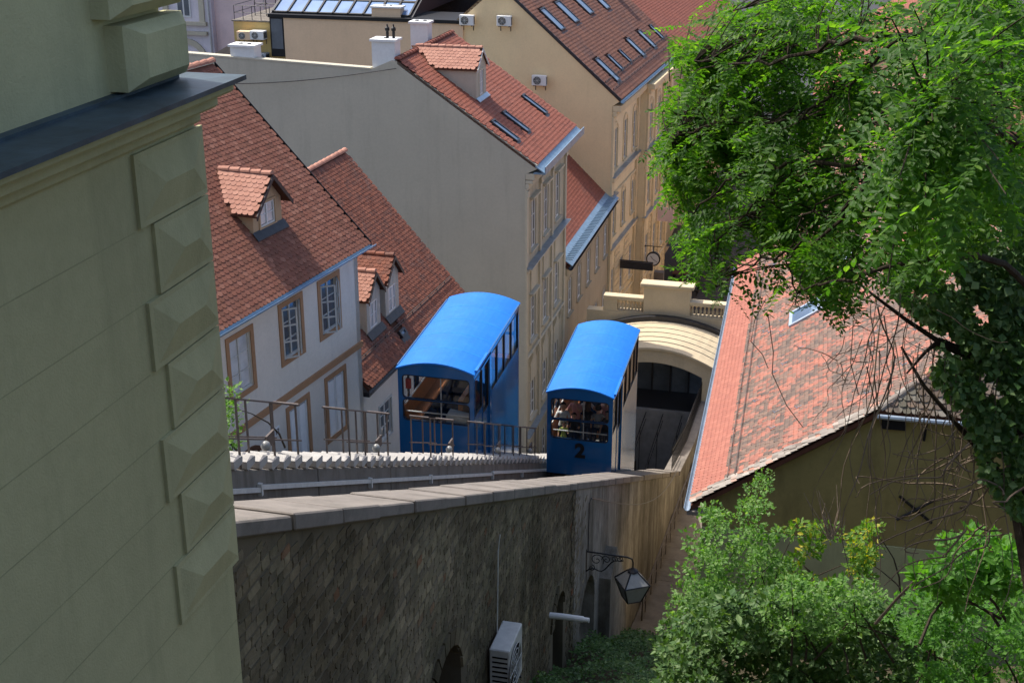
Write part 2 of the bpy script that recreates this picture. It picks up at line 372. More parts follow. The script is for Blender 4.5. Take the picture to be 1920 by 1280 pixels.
def window(th, U, v, z, w, h, sur=None, surw=.14, frame='white', nx=2, nz=3, glass='glass', open_=0, hood=None, sill=True, rec=.10, shutter=False, name='window', arch=False):
    """window part (frame+sash bars) at u=U, centre v, sill z; child panes; optional painted surround and hood"""
    key = (w, h, sur, surw, frame, nx, nz, glass, open_, hood, sill, rec, shutter, arch)
    if key not in WCACHE:
        f = MB(); fw = .055
        f.box((-rec, -w / 2, 0), (-rec + .05, -w / 2 + fw, h)); f.box((-rec, w / 2 - fw, 0), (-rec + .05, w / 2, h))
        f.box((-rec, -w / 2 + fw, 0), (-rec + .05, w / 2 - fw, fw)); f.box((-rec, -w / 2 + fw, h - fw), (-rec + .05, w / 2 - fw, h))
        f.box((-rec + .004, -.035, fw), (-rec + .054, .035, h - fw))
        if nx > 2:
            for q in (-1, 1): f.box((-rec + .004, q * w / 4 - .014, fw), (-rec + .04, q * w / 4 + .014, h - fw))
        for j in range(1, nz):
            zz = h * j / nz; f.box((-rec + .006, -w / 2 + fw, zz - .015), (-rec + .038, w / 2 - fw, zz + .015))
        if open_:
            for sd_ in (-1, 1):
                i0 = len(f.v); hw = w / 2 - .05; c = (-.02, sd_ * (w / 2 - .04), 0)
                a0, a1 = (c[1], c[1] - sd_ * hw)
                f.box((-.02, a0, .05), (.02, a0 - sd_ * .05, h - .05)); f.box((-.02, a1, .05), (.02, a1 + sd_ * .05, h - .05))
                for j in range(nz + 1):
                    zz = .05 + (h - .14) * j / nz; f.box((-.018, a0 - sd_ * .05, zz), (.018, a1 + sd_ * .05, zz + .045))
                f.rot(i0, c, sd_ * R(open_ if sd_ < 0 else open_ * .8))
        if shutter:
            for sd_ in (-1, 1):
                y0, y1 = sd_ * .012, sd_ * (w / 2 - fw)
                f.box((-rec + .05, y0, fw), (-rec + .075, y0 + sd_ * .07, h - fw)); f.box((-rec + .05, y1 - sd_ * .07, fw), (-rec + .075, y1, h - fw))
                zz = fw + .02
                while zz < h - fw - .05:
                    f.prism([(-rec + .075, y0 + sd_ * .07, zz), (-rec + .075, y1 - sd_ * .07, zz), (-rec + .05, y1 - sd_ * .07, zz + .055), (-rec + .05, y0 + sd_ * .07, zz + .055)], (-.012, 0, 0)); zz += .06
        s_ = MB()
        if sur:
            q = .03
            if arch:
                k = 8; po = [(0, (w / 2 + surw) * cos(pi * t / k), h + (w / 2 + surw) * .7 * sin(pi * t / k)) for t in range(k + 1)]; pi2 = [(0, (w / 2) * cos(pi * t / k), h + (w / 2) * .62 * sin(pi * t / k)) for t in range(k + 1)]
                for t in range(k): s_.prism([po[t], po[t + 1], pi2[t + 1], pi2[t]], (.06, 0, 0))
                s_.prism(pi2, (.02, 0, 0))
                s_.box((0, -w / 2 - surw, -.0), (q + .03, -w / 2, h)); s_.box((0, w / 2, -.0), (q + .03, w / 2 + surw, h))
            else:
                s_.box((0, -w / 2 - surw, -surw), (q, -w / 2, h + surw)); s_.box((0, w / 2, -surw), (q, w / 2 + surw, h + surw))
                s_.box((0, -w / 2, h), (q, w / 2, h + surw)); s_.box((0, -w / 2, -surw), (q, w / 2, 0))
        if sill: s_.box((.002, -w / 2 - .1 - surw * bool(sur) * .5, -.09), (.13, w / 2 + .1 + surw * bool(sur) * .5, -.03))
        if hood: s_.box((.003, -w / 2 - surw - .08, h + surw + .02), (.22, w / 2 + surw + .08, h + surw + .12)); s_.box((.003, -w / 2 - surw, h + surw - .04), (.12, w / 2 + surw, h + surw + .018))
        fm = f.mesh(name, [M[frame]]); sm = s_.mesh('surround', [M[sur or 'cream_trim']]) if s_.v else None
        gl = MB(); cols = [-w / 2 + fw, 0, w / 2 - fw]
        pw = (w - 2 * fw) / 2; ph = (h - 2 * fw) / nz
        gl.add([(0, -pw / 2 + .02, .012), (0, pw / 2 - .02, .012), (0, pw / 2 - .02, ph - .012), (0, -pw / 2 + .02, ph - .012)], [(0, 1, 2, 3)])
        gm = gl.mesh('pane', [M[glass]])
        WCACHE[key] = (fm, sm, gm, pw, ph, fw)
    fm, sm, gm, pw, ph, fw = WCACHE[key]
    o = bpy.data.objects.new(name, fm); COL.objects.link(o); o.parent = th.e; o.location = np.subtract((U, v, z), th.base)
    if sm: c = bpy.data.objects.new('surround', sm); COL.objects.link(c); c.parent = o
    for i in (-.5, .5):
        for j in range(nz):
            c = bpy.data.objects.new('pane', gm); COL.objects.link(c); c.parent = o; c.location = (-rec + .02, i * pw, fw + ph * j)
    return o
def skylight(th, ue, ze, tan, v, u0, w, l, name='skylight', blind=False):
    """roof window on a slope falling towards +u"""
    a = math.atan(tan); c, s = cos(a), sin(a); P = np.array((u0, v, ze + (ue - u0) * tan)); dn = np.array((c, 0, -s)); n = np.array((s, 0, c)); e = np.array((0, 1, 0))
    def bx(mb, x0, x1, y0, y1, z0, z1):
        vs = [P + e * y + dn * x + n * z for z in (z0, z1) for x, y in ((x0, y0), (x1, y0), (x1, y1), (x0, y1))]
        mb.add(vs, [(0, 3, 2, 1), (4, 5, 6, 7), (0, 1, 5, 4), (1, 2, 6, 5), (2, 3, 7, 6), (3, 0, 4, 7)])
    f = MB(); t = .09
    bx(f, 0, t, -w / 2, w / 2, -.02, .16); bx(f, l - t, l, -w / 2, w / 2, -.02, .14)
    bx(f, t, l - t, -w / 2, -w / 2 + t, -.02, .14); bx(f, t, l - t, w / 2 - t, w / 2, -.02, .14)
    bx(f, l, l + .22, -w / 2 - .06, w / 2 + .06, .03, .055)
    o = f.build(name, M['dark_metal'], th)
    g = MB(); bx(g, t, l - t, -w / 2 + t, w / 2 - t, .08, .10); g.build('pane', M['glass_sky'], th, o)
def slope_roof(th, fr_n, ue, ze, tan, v0, v1, run, mat, w, ex, wood='dark_metal', mask=None, vis=None, limit=300, thick=.16, sgn=1, point=.48, lift=.02):
    """one roof slope; eave at u=ue,z=ze, rising away from it (sgn=1: rises towards -u)"""
    a = math.atan(tan); sl = run / cos(a); ur = ue - sgn * run; zr = ze + run * tan
    b = MB(); b.prism([(ue, v0, ze - .01), (ur, v0, zr - .01), (ur, v0, zr - thick), (ue, v0, ze - thick)], (0, v1 - v0, 0)); 
    ro = b.build('roof', M['under'], th)
    roof_tiles(th, (ue + sgn * .04, v0, ze - .04 * tan), (0, 1, 0), (-sgn * cos(a), 0, sin(a)), v1 - v0, sl, w, ex, mat, mask, limit, vis, ro, point, lift=lift)
    return ro
M['under'] = simple('roof_underlay', (.10, .045, .03), .9, .1)
def gutter(th, u, z, v0, v1, mat='zinc_blue', r=.09, fascia=None, n=8):
    g = MB(); k = n
    for rr, flip in ((r, 0),):
        pr = [(u + rr * cos(pi + pi * t / k), z + rr * sin(pi + pi * t / k)) for t in range(k + 1)]; pi_ = [(u + (rr - .012) * cos(pi + pi * t / k), z + (rr - .012) * sin(pi + pi * t / k)) for t in range(k + 1)]
        poly = [(a, v0, b) for a, b in pr] + [(a, v0, b) for a, b in reversed(pi_)]
        for t in range(k):
            g.prism([(pr[t][0], v0, pr[t][1]), (pr[t + 1][0], v0, pr[t + 1][1]), (pi_[t + 1][0], v0, pi_[t + 1][1]), (pi_[t][0], v0, pi_[t][1])], (0, v1 - v0, 0))
    return g.build('gutter', M[mat], th)
def snow_guard(th, ue, ze, tan, run, v0, v1, mat='rust_metal'):
    g = MB(); u = ue - run; z = ze + run * tan
    for k in (.08, .18): g.tube([(u, v0, z + k), (u, v1, z + k)], .016, 5)
    v = v0
    while v < v1: g.box((u - .015, v, z), (u + .015, v + .03, z + .2)); v += .9
    g.build('snow_guard', M[mat], th)
def dormer(th, ue, ze, tan, Ud, vL, vR, zap, zeav, wall, tmat, sur='buff', tw=.19, tex=.15, over=.22, win=(.75, .85), side_over=.15, trim='dark_metal', winglass='glass_curtain', ridge=True, surw=.07, apron=True):
    """gabled dormer on a slope; returns; front at u=Ud facing +u"""
    zb = ze + (ue - Ud) * tan; vm = (vL + vR) / 2
    uback = lambda z: ue - (z - ze) / tan
    w = MB(); 
    wh = (win[0], win[1]); z0 = zb + .18
    w.box((Ud - .12, vL, zb - .1), (Ud, vm - win[0] / 2, zeav)); w.box((Ud - .12, vm + win[0] / 2, zb - .1), (Ud, vR, zeav))
    w.box((Ud - .12, vm - win[0] / 2, zb - .1), (Ud, vm + win[0] / 2, z0)); 
    if z0 + win[1] < zeav: w.box((Ud - .12, vm - win[0] / 2, z0 + win[1]), (Ud, vm + win[0] / 2, zeav))
    w.prism([(Ud, vL, zeav), (Ud, vR, zeav), (Ud, vm, zap)], (-.12, 0, 0))
    for vv, s in ((vL, 1), (vR, -1)): w.prism([(Ud - .12, vv, zb - .1), (Ud - .12, vv, zeav), (uback(zeav), vv, zeav), ], (0, s * .1, 0))
    d = w.build('dormer', M[wall], th)
    window(th, Ud, vm, z0, win[0], win[1], sur=sur, surw=surw, nz=2, glass=winglass, sill=False, rec=.06, name='dormer_window')
    # roof slopes
    hw = (vR - vL) / 2; sl = (zap - zeav) / hw; r = MB()
    for s in (-1, 1):
        ve, zE = vm + s * (hw + side_over), zap - sl * (hw + side_over)
        uf = Ud + over; A = (uf, vm, zap + .02); B = (uf, ve, zE + .02); C = (uback(zE) - .1, ve, zE + .02); D = (uback(zap) - .1, vm, zap + .02)
        r.prism([A, B, C, D], (0, 0, .05))
        f = MB(); f.prism([(uf, vm, zap + .085), (uf, ve, zE + .085), (uf, ve, zE - .06), (uf, vm, zap - .06)], (.03, 0, 0)); f.build('bargeboard', M[trim], th, d)
        e = nrm((-1, 0, 0)); up = nrm((0, -s, sl)); L = uf - min(C[0], D[0]); Hs = math.hypot(hw + side_over, sl * (hw + side_over)); slen = Hs
        def mask(a, b, s=s, zE=zE): z = zE + (zap - zE) * b / slen; return uf - a > uback(z) - .02
        roof_tiles(th, (uf, ve, zE + .075), e, up, L, Hs - .05, tw, tex, tmat, mask, 300, None, d, name='dormer_tile')
    r.build('dormer_roof', M['under'], th, d)
    if ridge: ridge_tiles(th, (Ud + over - .02, vm, zap + .07), (uback(zap) + .02, vm, zap + .07), tmat, .10, .36, parent=d)
    a = MB(); zz = zb; a.prism([(Ud + .02, vL - .08, zb + .12), (Ud + .2, vL - .08, zb - .2 * tan + .1), (Ud + .2, vR + .08, zb - .2 * tan + .1), (Ud + .02, vR + .08, zb + .12)], (0, 0, .03)); a.build('apron_flashing', M['dark_metal'] if apron else M['zinc'], th, d)
    return d
def chimney(th, u, v, z0, z1, su, sv, flues=2, mat='white', pots=0):
    c = MB(); c.box((u - su / 2, v - sv / 2, z0), (u + su / 2, v + sv / 2, z1)); o = c.build('chimney', M[mat], th)
    k = MB(); k.box((u - su / 2 - .08, v - sv / 2 - .08, z1), (u + su / 2 + .08, v + sv / 2 + .08, z1 + .1)); k.build('chimney_cap', M['white'], th, o)
    for i in range(flues):
        f = MB(); f.lathe([(.09, 0), (.11, .02), (.09, .03), (.07, .015)], (u + (i - (flues - 1) / 2) * .42, v, z1 + .1), 10); f.build('flue', M['dark'], th, o)
    for i in range(pots):
        f = MB(); f.lathe([(.07, 0), (.07, .3), (.11, .34), (.11, .45), (.04, .52), (.03, .62)], (u + .05 + i * .3, v + .1, z1 + .1), 8); f.build('chimney_pot', M['black'], th, o)
    return o
def ac_unit(fr, U, V, z, w, h, d, label, group, face='v', mat='white'):
    """air conditioner; face='v' hangs on a wall facing the viewer, 'u' on a wall facing right"""
    th = Thing('air_conditioner', label, 'air conditioner', fr, (U, V, z), group)
    P = (lambda a, b, c: (U + a, V - b, z + c)) if face == 'v' else (lambda a, b, c: (U + b, V + a, z + c))
    def bx(mb, a0, a1, b0, b1, c0, c1): mb.box(P(a0, b0, c0), P(a1, b1, c1))
    b = MB(); bx(b, -w / 2, w / 2, .14, .14 + d, 0, h); b.build('casing', M[mat], th, bevel=.02)
    f = MB(); cx = w * .12
    n = 20; c = [P(cx * -1 + h * .40 * cos(2 * pi * k / n), .14 + d + .012, h / 2 + h * .40 * sin(2 * pi * k / n)) for k in range(n)]
    f.add(c, [tuple(range(n))]); f.build('fan_opening', M['dark'], th)
    g = MB()
    for rr in (.1, .2, .3, .4):
        pts = [P(-cx + h * rr * cos(2 * pi * k / n), .14 + d + .025, h / 2 + h * rr * sin(2 * pi * k / n)) for k in range(n + 1)]; g.tube(pts, .008, 4)
    for k in range(8): g.tube([P(-cx, .14 + d + .03, h / 2), P(-cx + h * .4 * cos(pi * k / 4), .14 + d + .03, h / 2 + h * .4 * sin(pi * k / 4))], .007, 4)
    g.build('fan_guard', M['whitegray'], th)
    l = MB()
    for k in range(9): bx(l, w / 2 - .004, w / 2 + .012, .2, .1 + d, .08 + k * (h - .16) / 9, .11 + k * (h - .16) / 9)
    for k in range(9): bx(l, -w / 2 - .012, -w / 2 + .004, .2, .1 + d, .08 + k * (h - .16) / 9, .11 + k * (h - .16) / 9)
    l.build('side_louvre', M['dark'], th)
    k = MB()
    for a in (-w * .35, w * .35): bx(k, a - .02, a + .02, 0, .16 + d, -.05, -.01); bx(k, a - .02, a + .02, 0, .03, -.35, -.05)
    k.build('bracket', M['dark_metal'], th)
    return th
M['stepstone'] = plaster('worn_brown_stone', (.22, .195, .165), (.09, .07, .06), .6, (1, 1, 1), .2, .01, 2)
M['green_joint'] = simple('joint_line', (.36, .35, .20), .9, .1)
M['wood_dark'] = simple('dark_brown_wood', (.13, .06, .035), .6, .3, 0, .2, 8)
M['whitegray_w'] = plaster('worn_white_dormer_plaster', (.50, .48, .42), (.2, .19, .15), .5, (2, 2, .4), .12)
def _gr():
    m = N('blue_roof_glass'); m.col(m.ramp(m.noise(.35, 3), [(.3, (.09, .17, .32)), (.7, (.20, .32, .52))])).pr(.12, .7); return m.m
M['glass_roof'] = _gr()
M['verge'] = tiles('lichen_grey_tiles', [(.22, .19, .16), (.32, .29, .25), (.16, .13, .11), (.38, .35, .30), (.40, .18, .12)], lich=(.45, .43, .38))
M['zinc_light'] = simple('pale_zinc', (.42, .50, .58), .35, .5, .4, .1, 3)
M['red'] = simple('red_paint', (.45, .03, .02), .4)
M['skin'] = simple('skin', (.52, .30, .20), .5, .3, 0, .05)
M['lips'] = simple('lips', (.35, .10, .09), .5, .3, 0, .05)
M['denim'] = simple('denim', (.03, .045, .08), .9, .1)
for k_, c_ in dict(sh_white=(.62, .62, .60), sh_pink=(.62, .28, .26), sh_dark=(.02, .02, .025), sh_grey=(.25, .25, .24), sh_lime=(.35, .42, .10), hair_dark=(.015, .012, .01), hair_brown=(.07, .035, .018)).items(): M[k_] = simple(k_, c_, .8, .2, 0, .1)
M['blue_seam'] = simple('worn_blue_seam', (.02, .26, .68), .4)
M['hall_shade'] = simple('hall_floor_painted_shade', (.03, .03, .032), .5, .4)  # hall floor coloured near-black: the shade inside the station is painted in
# ------------------------------------------------------------------ the setting
def terr(v):           # ground beside the stone wall, falling away
    pts = [(-10, 3), (5, -7), (17, -14.4), (24.5, -18.3), (31.5, -21.5), (38.5, -26.0), (41, -26.5), (52, -27.9), (60, -29.3), (64, -33.4), (400, -33.5)]
    for (a, p), (b, q) in zip(pts, pts[1:]):
        if a <= v <= b: return p + (q - p) * (v - a) / (b - a)
    return pts[0][1] if v < pts[0][0] else pts[-1][1]
def track(v): return -2.55 - .475 * v
def grid_sheet(us, vs, zf):
    mb = MB(); mb.v = [(u, v, zf(u, v)) for v in vs for u in us]; n = len(us)
    mb.f = [(j * n + i, j * n + i + 1, (j + 1) * n + i + 1, (j + 1) * n + i) for j in range(len(vs) - 1) for i in range(n - 1)]; mb.m = [0] * len(mb.f); return mb
g = MB(); g.quad((-1500, -1500, -33.7), (1500, -1500, -33.7), (1500, 1500, -33.7), (-1500, 1500, -33.7))
solo('ground', g, M['asphalt'], None, None, kind='structure')
g = MB(); g.prism([(-14.2, 69, -33.55), (12, 69, -33.55), (22, 260, -33.55), (-26, 260, -33.55)], (0, 0, -.3)); solo('street', g, M['asphalt'], None, None, kind='structure')
g = MB(); g.prism([(-14.2, 69, -33.40), (-11.9, 69, -33.40), (-20.4, 200, -33.40), (-26, 200, -33.40)], (0, 0, -.3)); solo('pavement', g, M['concrete'], None, None, kind='structure')
us = [-4.9 - .9, -5.2, -4.4, -3.4, -2.4, -1, 1, 3, 6, 10, 16, 30]
def gz(u, v): return terr(v) + max(0, u + 3) * .12 * (v < 36) + (.18 * sin(u * 2.3 + v * 1.1) + .12 * sin(v * 2.9 - u)) * (v < 37)
us = [-5.8 + .6 * i for i in range(12)] + [2.5, 5, 9, 14, 22, 34]; vs_ = [-6 + 1.2 * i for i in range(38)]
solo('garden_ground', grid_sheet(us, vs_, gz), M['soil'], None, None, kind='structure')
# track bed with two tracks and the central stair
g = MB(); g.prism([(-13, -6, track(-6)), (-13, 64.2, track(64.2)), (-13, 64.2, track(64.2) - 4), (-13, -6, track(-6) - 4)], (6.3, 0, 0))
solo('track_bed', g, M['concrete'], None, None, kind='structure')
for nm, uc in (('left', -11.4), ('right', -8.0)):
    th = Thing('railway_track', 'steel rails on sleepers of the %s funicular lane, mostly hidden under the cars' % ('left' if uc < -10 else 'right'), 'railway track', G, (uc, 20, track(20)), 'funicular tracks')
    for s in (-.6, .6):
        r = MB(); r.prism([(uc + s - .035, -5, track(-5) + .14), (uc + s + .035, -5, track(-5) + .14), (uc + s + .035, -5, track(-5) + .28), (uc + s - .035, -5, track(-5) + .28)], (0, 68, -68 * .475)); r.build('rail', M['dark_metal'], th)
    sl = ([(-.9, -.11, 0), (.9, -.11, 0), (.9, .11, 0), (-.9, .11, 0), (-.9, -.11, .14), (.9, -.11, .14), (.9, .11, .14), (-.9, .11, .14)], [(0, 3, 2, 1), (4, 5, 6, 7), (0, 1, 5, 4), (1, 2, 6, 5), (2, 3, 7, 6), (3, 0, 4, 7)])
    Ms = [basis((uc, -4 + .65 * i, track(-4 + .65 * i)), (1, 0, 0), nrm((0, 1, -.475)), nrm((0, .475, 1))) for i in range(102)]
    pieces(th, 'sleeper', [sl], [0] * len(Ms), Ms, M['dark_metal'])
th = Thing('central_stairway', 'weathered concrete service stair with pale steps running between the two funicular tracks', 'stairway', G, (-9.7, 22, -12))
def plinth(v): return -1.40 - .475 * v
segs = [(6, 17.1), (17.14, 21.5), (21.54, 25.6), (25.64, 29.9), (29.94, 34.4), (34.44, 39), (39.04, 64)]
for a, b in segs:
    w = MB(); w.prism([(-9.32, a, plinth(a) + .02), (-9.32, b, plinth(b) + .02), (-9.32, b, plinth(b) - 1.6), (-9.32, a, plinth(a) - 1.6)], (-.72, 0, 0)); w.build('plinth_block', M['concrete'], th, bevel=.015)
st = MB(); st.prism([(0, 0, 0), (0, .31, -.005), (0, .33, -.03), (0, .32, -.14), (0, .05, -.17), (0, 0, -.13)], (-.82, 0, 0))
Ms = []; v = 6.
while v < 63:
    Ms.append(basis((-9.27 + random.uniform(-.012, .012), v, plinth(v) + .17 + random.uniform(-.012, .012)), (1, 0, 0), nrm((0, 1, -.12 + random.gauss(0, .03))), (0, 0, 1))); v += .48
pieces(th, 'step', [(st.v, st.f)], [0] * len(Ms), Ms, M['step'])
c = MB(); c.v = []
cond = Thing('cable_conduit', 'pale grey cable conduit clipped along the side of the central stair wall', 'conduit', G, (-9.29, 20, -11.8))
for i, (a, b, dz) in enumerate([(10, 18.9, -.41), (18.9, 34.2, -.36), (26.6, 34.3, -.40), (34.3, 45, -.31)]):
    if i == 2: continue
    c = MB(); c.prism([(-9.315, a, plinth(a) + dz), (-9.25, a, plinth(a) + dz), (-9.25, a, plinth(a) + dz + .09), (-9.315, a, plinth(a) + dz + .09)], (0, b - a, -(b - a) * .475)); c.build('conduit_run', M['whitegray'], cond)
for v in (14, 18.9, 24.2, 28.4, 34.3, 38):
    c = MB(); c.box((-9.318, v - .03, plinth(v) - .47), (-9.235, v + .03, plinth(v) - .24)); c.build('clip', M['whitegray'], cond)
# railings on the stair
segs = [(18.0, 20.9, (18.4, 19.75, 20.75), 19.35, 'nearest one, beside the green house corner'), (23.2, 25.75, (23.3, 24.2, 25.0, 25.6), 24.75, 'second from left, in front of the white house'),
        (28.6, 30.7, (28.7, 29.6, 30.6), 30.1, 'in front of the left blue car window'), (33.7, 35.6, (33.8, 34.7, 35.5), 35.0, 'at the left blue car front right corner'), (37.1, 40.4, (37.2, 38.0, 39.0, 40.2), 39.2, 'farthest of the row, between the two cars')]
for a, b, posts, lv, where in segs:
    th = Thing('stair_railing', 'iron railing section with lamp, ' + where, 'railing', G, (-9.6, a, plinth(a)), 'railing sections on the central stair')
    top = lambda v: plinth(v) + 1.30
    for u in (-9.36, -9.86):
        for p in posts:
            m = MB(); m.box((u - .015, p - .018, plinth(p) + .0), (u + .015, p + .018, top(p))); m.build('post', M['rust_metal'], th)
        for dz in (0, -.72):
            m = MB(); m.prism([(u - .022, a, top(a) + dz), (u + .022, a, top(a) + dz), (u + .022, a, top(a) + dz + .03), (u - .022, a, top(a) + dz + .03)], (0, b - a, -(b - a) * .475)); m.build('rail', M['rust_metal'], th)
    for v_ in (a, b):
        m = MB(); m.box((-9.86, v_ - .02, top(v_) + .002), (-9.36, v_ + .02, top(v_) + .04)); m.build('cross_bar', M['rust_metal'], th)
    lz = plinth(lv) + .54
    m = MB(); m.box((-9.33, lv - .02, lz - .12), (-9.29, lv + .30, lz + .12)); bx = m.build('lamp_box', M['rust_metal'], th)
    m = MB(); m.lathe([(.02, -.09), (.07, -.06), (.09, .0), (.07, .06), (.03, .09)], (-9.27, lv - .13, lz), 12); m.build('lamp_dome', M['lamp_glass'], th, bx, smooth=True)
# left boundary wall and coping
th = Thing('boundary_wall', 'low concrete wall with pale flat coping between the left track and the white house', 'wall', G, (-13.2, 22, -11.8))
w = MB(); w.prism([(-13.0, 6, -1.62 - .475 * 6), (-13.0, 66, -1.62 - .475 * 66), (-13.0, 66, -36), (-13.0, 6, -9)], (-.35, 0, 0)); w.build('wall_body', M['concrete'], th)
v = 6
while v < 60:
    c = MB(); a, b = v, v + 2.38; c.prism([(-12.93, a, -1.615 - .475 * a), (-12.93, b, -1.615 - .475 * b), (-12.93, b, -1.50 - .475 * b), (-12.93, a, -1.50 - .475 * a)], (-.5, 0, 0)); c.build('coping_stone', M['coping'], th); v += 2.4
g = MB(); g.quad((-13.35, 5, -6.4), (-13.35, 66, -33.6), (-24, 66, -33.6), (-24, 5, -6.4)); solo('alley', g, M['concrete'], None, None, kind='structure')

# ------------------------------------------------------------------ the stone retaining wall
UO, UI = -5.75, -6.7
th = Thing('stone_retaining_wall', 'tall dark rubble stone retaining wall with thick concrete coping beside the right track', 'wall', G, (UO, 11, -12))
ct = lambda v: -1.42 - .475 * v
arches = [(17.35, 19.15, -13.05), (26.85, 28.05, -17.45), (29.95, 32.2, -19.2)]
def notch(lst):
    pts = []
    for a, b, zt in lst:
        r = (b - a) / 2; c = (a + b) / 2; zs = zt - r; pts.append((a, terr(a) - 3))
        pts += [(c - r * cos(pi * k / 8), zs + r * sin(pi * k / 8)) for k in range(9)]; pts.append((b, terr(b) - 3))
    return pts
VR = 29.2      # rubble to here, plastered beyond
w = MB(); p = [(0, ct(0) - .2), (0, -9)] + [(x, y) for x, y in notch(arches[:2])] + [(VR, -30), (VR, ct(VR) - .2)]
w.prism([(UO - .03, a, b) for a, b in p], (-.9, 0, 0)); w.build('wall_core', M['mortar'], th)
w = MB(); p = [(VR, ct(VR) - .2), (VR, -30)] + notch(arches[2:]) + [(52.24, -34), (52.24, ct(52.24) - .2)]
w.prism([(UO + .012, a, b) for a, b in p], (-.9, 0, 0)); w.build('rendered_wall', M['render'], th)
for a, b, zt in arches:
    d = MB(); d.box((UO - .95, a - .5, zt - 6), (UO - .90, b + .5, zt + .5)); d.build('niche_back', M['mortar'], th)
    # arch ring of voussoirs
    r = (b - a) / 2; c = (a + b) / 2; zs = zt - r; n = 11
    for k in range(n):
        a0, a1 = pi * k / n + .02, pi * (k + 1) / n - .02
        m = MB(); m.prism([(UO + (.02 if a < VR else .02), c - q * cos(t), zs + q * sin(t)) for q, t in ((r, a0), (r + .30, a0), (r + .30, a1), (r, a1))], (-.2, 0, 0)); m.build('voussoir', M['stone'] if a < VR else M['render'], th)
# rubble stones
protos = []
for k in range(8):
    j = lambda s=.018: random.uniform(-s, s)
    f = [(-.5 + .06, .08), (.5 - .08, .05), (.5 - .03, .5), (.5 - .1, .93), (-.5 + .09, .9), (-.5 + .03, .45)]
    fr = [(x + j(.05), y + j(.06)) for x, y in f]; h = [random.uniform(.006, .022) for _ in fr]
    vs = [(x * .97, y * .97, hh) for (x, y), hh in zip(fr, h)] + [((x * 1.06), (y - .5) * 1.06 + .5, -.01) for x, y in fr]
    protos.append((vs, [tuple(range(6))] + [((i + 1) % 6, i, 6 + i, 6 + (i + 1) % 6) for i in range(6)]))
Ms, pick = [], []
z = -5.2
RV = random.Random(77)
while z > -21.5:
    hrow = random.uniform(.11, .17); v = 7.8 + random.random() * .3
    while v < VR + 2.2:
        wd = random.uniform(.14, .34)
        c = v + wd / 2; inside = z + hrow < ct(v + wd) - .22 and z > terr(c) - .6
        for a, b, zt in arches:
            r = (b - a) / 2 + .30; cc = (a + b) / 2; zs = zt - (b - a) / 2
            if (abs(c - cc) < r + wd / 2 - .05 and z < zs) or math.hypot(max(0, abs(c - cc) - wd / 2), z + hrow / 2 - zs) < r and z + hrow > zs - .1: inside = False
        if v + wd > VR - .3 and (RV.random() < (v + wd - VR + .3) / 2.2): inside = False
        if inside:
            m = np.eye(4); tl = random.gauss(0, .05); m[:3, 0] = np.array((0, cos(tl), sin(tl))) * wd; m[:3, 1] = np.array((0, -sin(tl), cos(tl))) * hrow; m[:3, 2] = (1, 0, 0); m[:3, 3] = (UO - .03 + (.03 if c > VR - .3 else 0), c, z)
            Ms.append(m); pick.append(random.randrange(8))
        v += wd
    z -= hrow
pieces(th, 'stone', protos, pick, Ms, M['stone'], vis=lambda x, y: x > 445 - (1280 - y) * .0)
v = 2.; rr_ = random.Random(3)
while v < 51.5:
    L = rr_.uniform(.7, 1.9); b = min(v + L, 52.2); c = MB(); e = rr_.uniform(-.02, .02)
    c.prism([(UO + .06 + e, v + .008, ct(v) - .21), (UO + .06 + e, b - .008, ct(b) - .21), (UO + .06 + e, b - .008, ct(b) + e), (UO + .06 + e, v + .008, ct(v) + e)], (-(UO - UI) - .1, 0, 0)); c.build('coping_stone', M['coping'], th, bevel=.02); v = b
# lower continuation of the wall with a railing
th = Thing('lower_wall', 'weathered low wall with iron railing beside the lower station, past the bend of the stone wall', 'wall', G, (UO, 55, -33))
pts = [(52.25, -26.24), (58.1, -27.5), (66, -28.1)]
for (a, za), (b, zb) in zip(pts, pts[1:]):
    w = MB(); w.prism([(UO, a, za - .2), (UO, b, zb - .2), (UO, b, -34), (UO, a, -34)], (-.5, 0, 0)); w.build('wall_body', M['render'], th)
    c = MB(); c.prism([(UO + .08, a, za - .198), (UO + .08, b, zb - .198), (UO + .08, b, zb), (UO + .08, a, za)], (-.7, 0, 0)); c.build('coping_stone', M['coping'], th)
    r = MB(); 
    for dz in (.15, .95): r.tube([(UO - .3, a, za + dz), (UO - .3, b, zb + dz)], .022, 5)
    r.build('handrail', M['black'], th)
    n = int((b - a) / .25)
    for i in range(n):
        q = a + (b - a) * i / n; zq = za + (zb - za) * i / n; r = MB(); r.tube([(UO - .3, q, zq), (UO - .3, q, zq + 1.08)], .012, 4); r.build('baluster', M['black'], th)
# service pipe, vine, wires on the wall
p = MB(); p.tube([(UO - .4, 26.4, -17.42), (UO + .25, 26.45, -17.42), (UO + .78, 26.5, -17.45)], .075, 12); p.tube([(UO + .76, 26.5, -17.45), (UO + .92, 26.5, -17.455)], .06, 12)
solo('vent_pipe', p, M['white'], 'thick white pipe sticking out of the stone wall near the small arch', 'pipe', smooth=False)
p = MB(); p.tube([(UO + .05, 21.35, -14.7), (UO + .05, 21.45, -12.9), (UO + .05, 21.6, -12.6)], .012, 5)
solo('thin_cable', p, M['whitegray'], 'thin pale cable running up the stone wall above the air conditioner', 'cable')
p = MB(); p.tube([(UO + .04, 30.9, -18.2), (UO + .04, 30.9, -16.75), (UO + .06, 31.1, -16.7)] + [(UO + .1 + .9 * sin(pi * t / 12) * .3, 31.1 + 21 * t / 12, -16.7 - 9.0 * t / 12 - .9 * sin(pi * t / 12)) for t in range(1, 13)], .014, 5)
solo('lamp_wire', p, M['dark_metal'], 'sagging black wire along the pale part of the retaining wall above the lantern', 'wire')
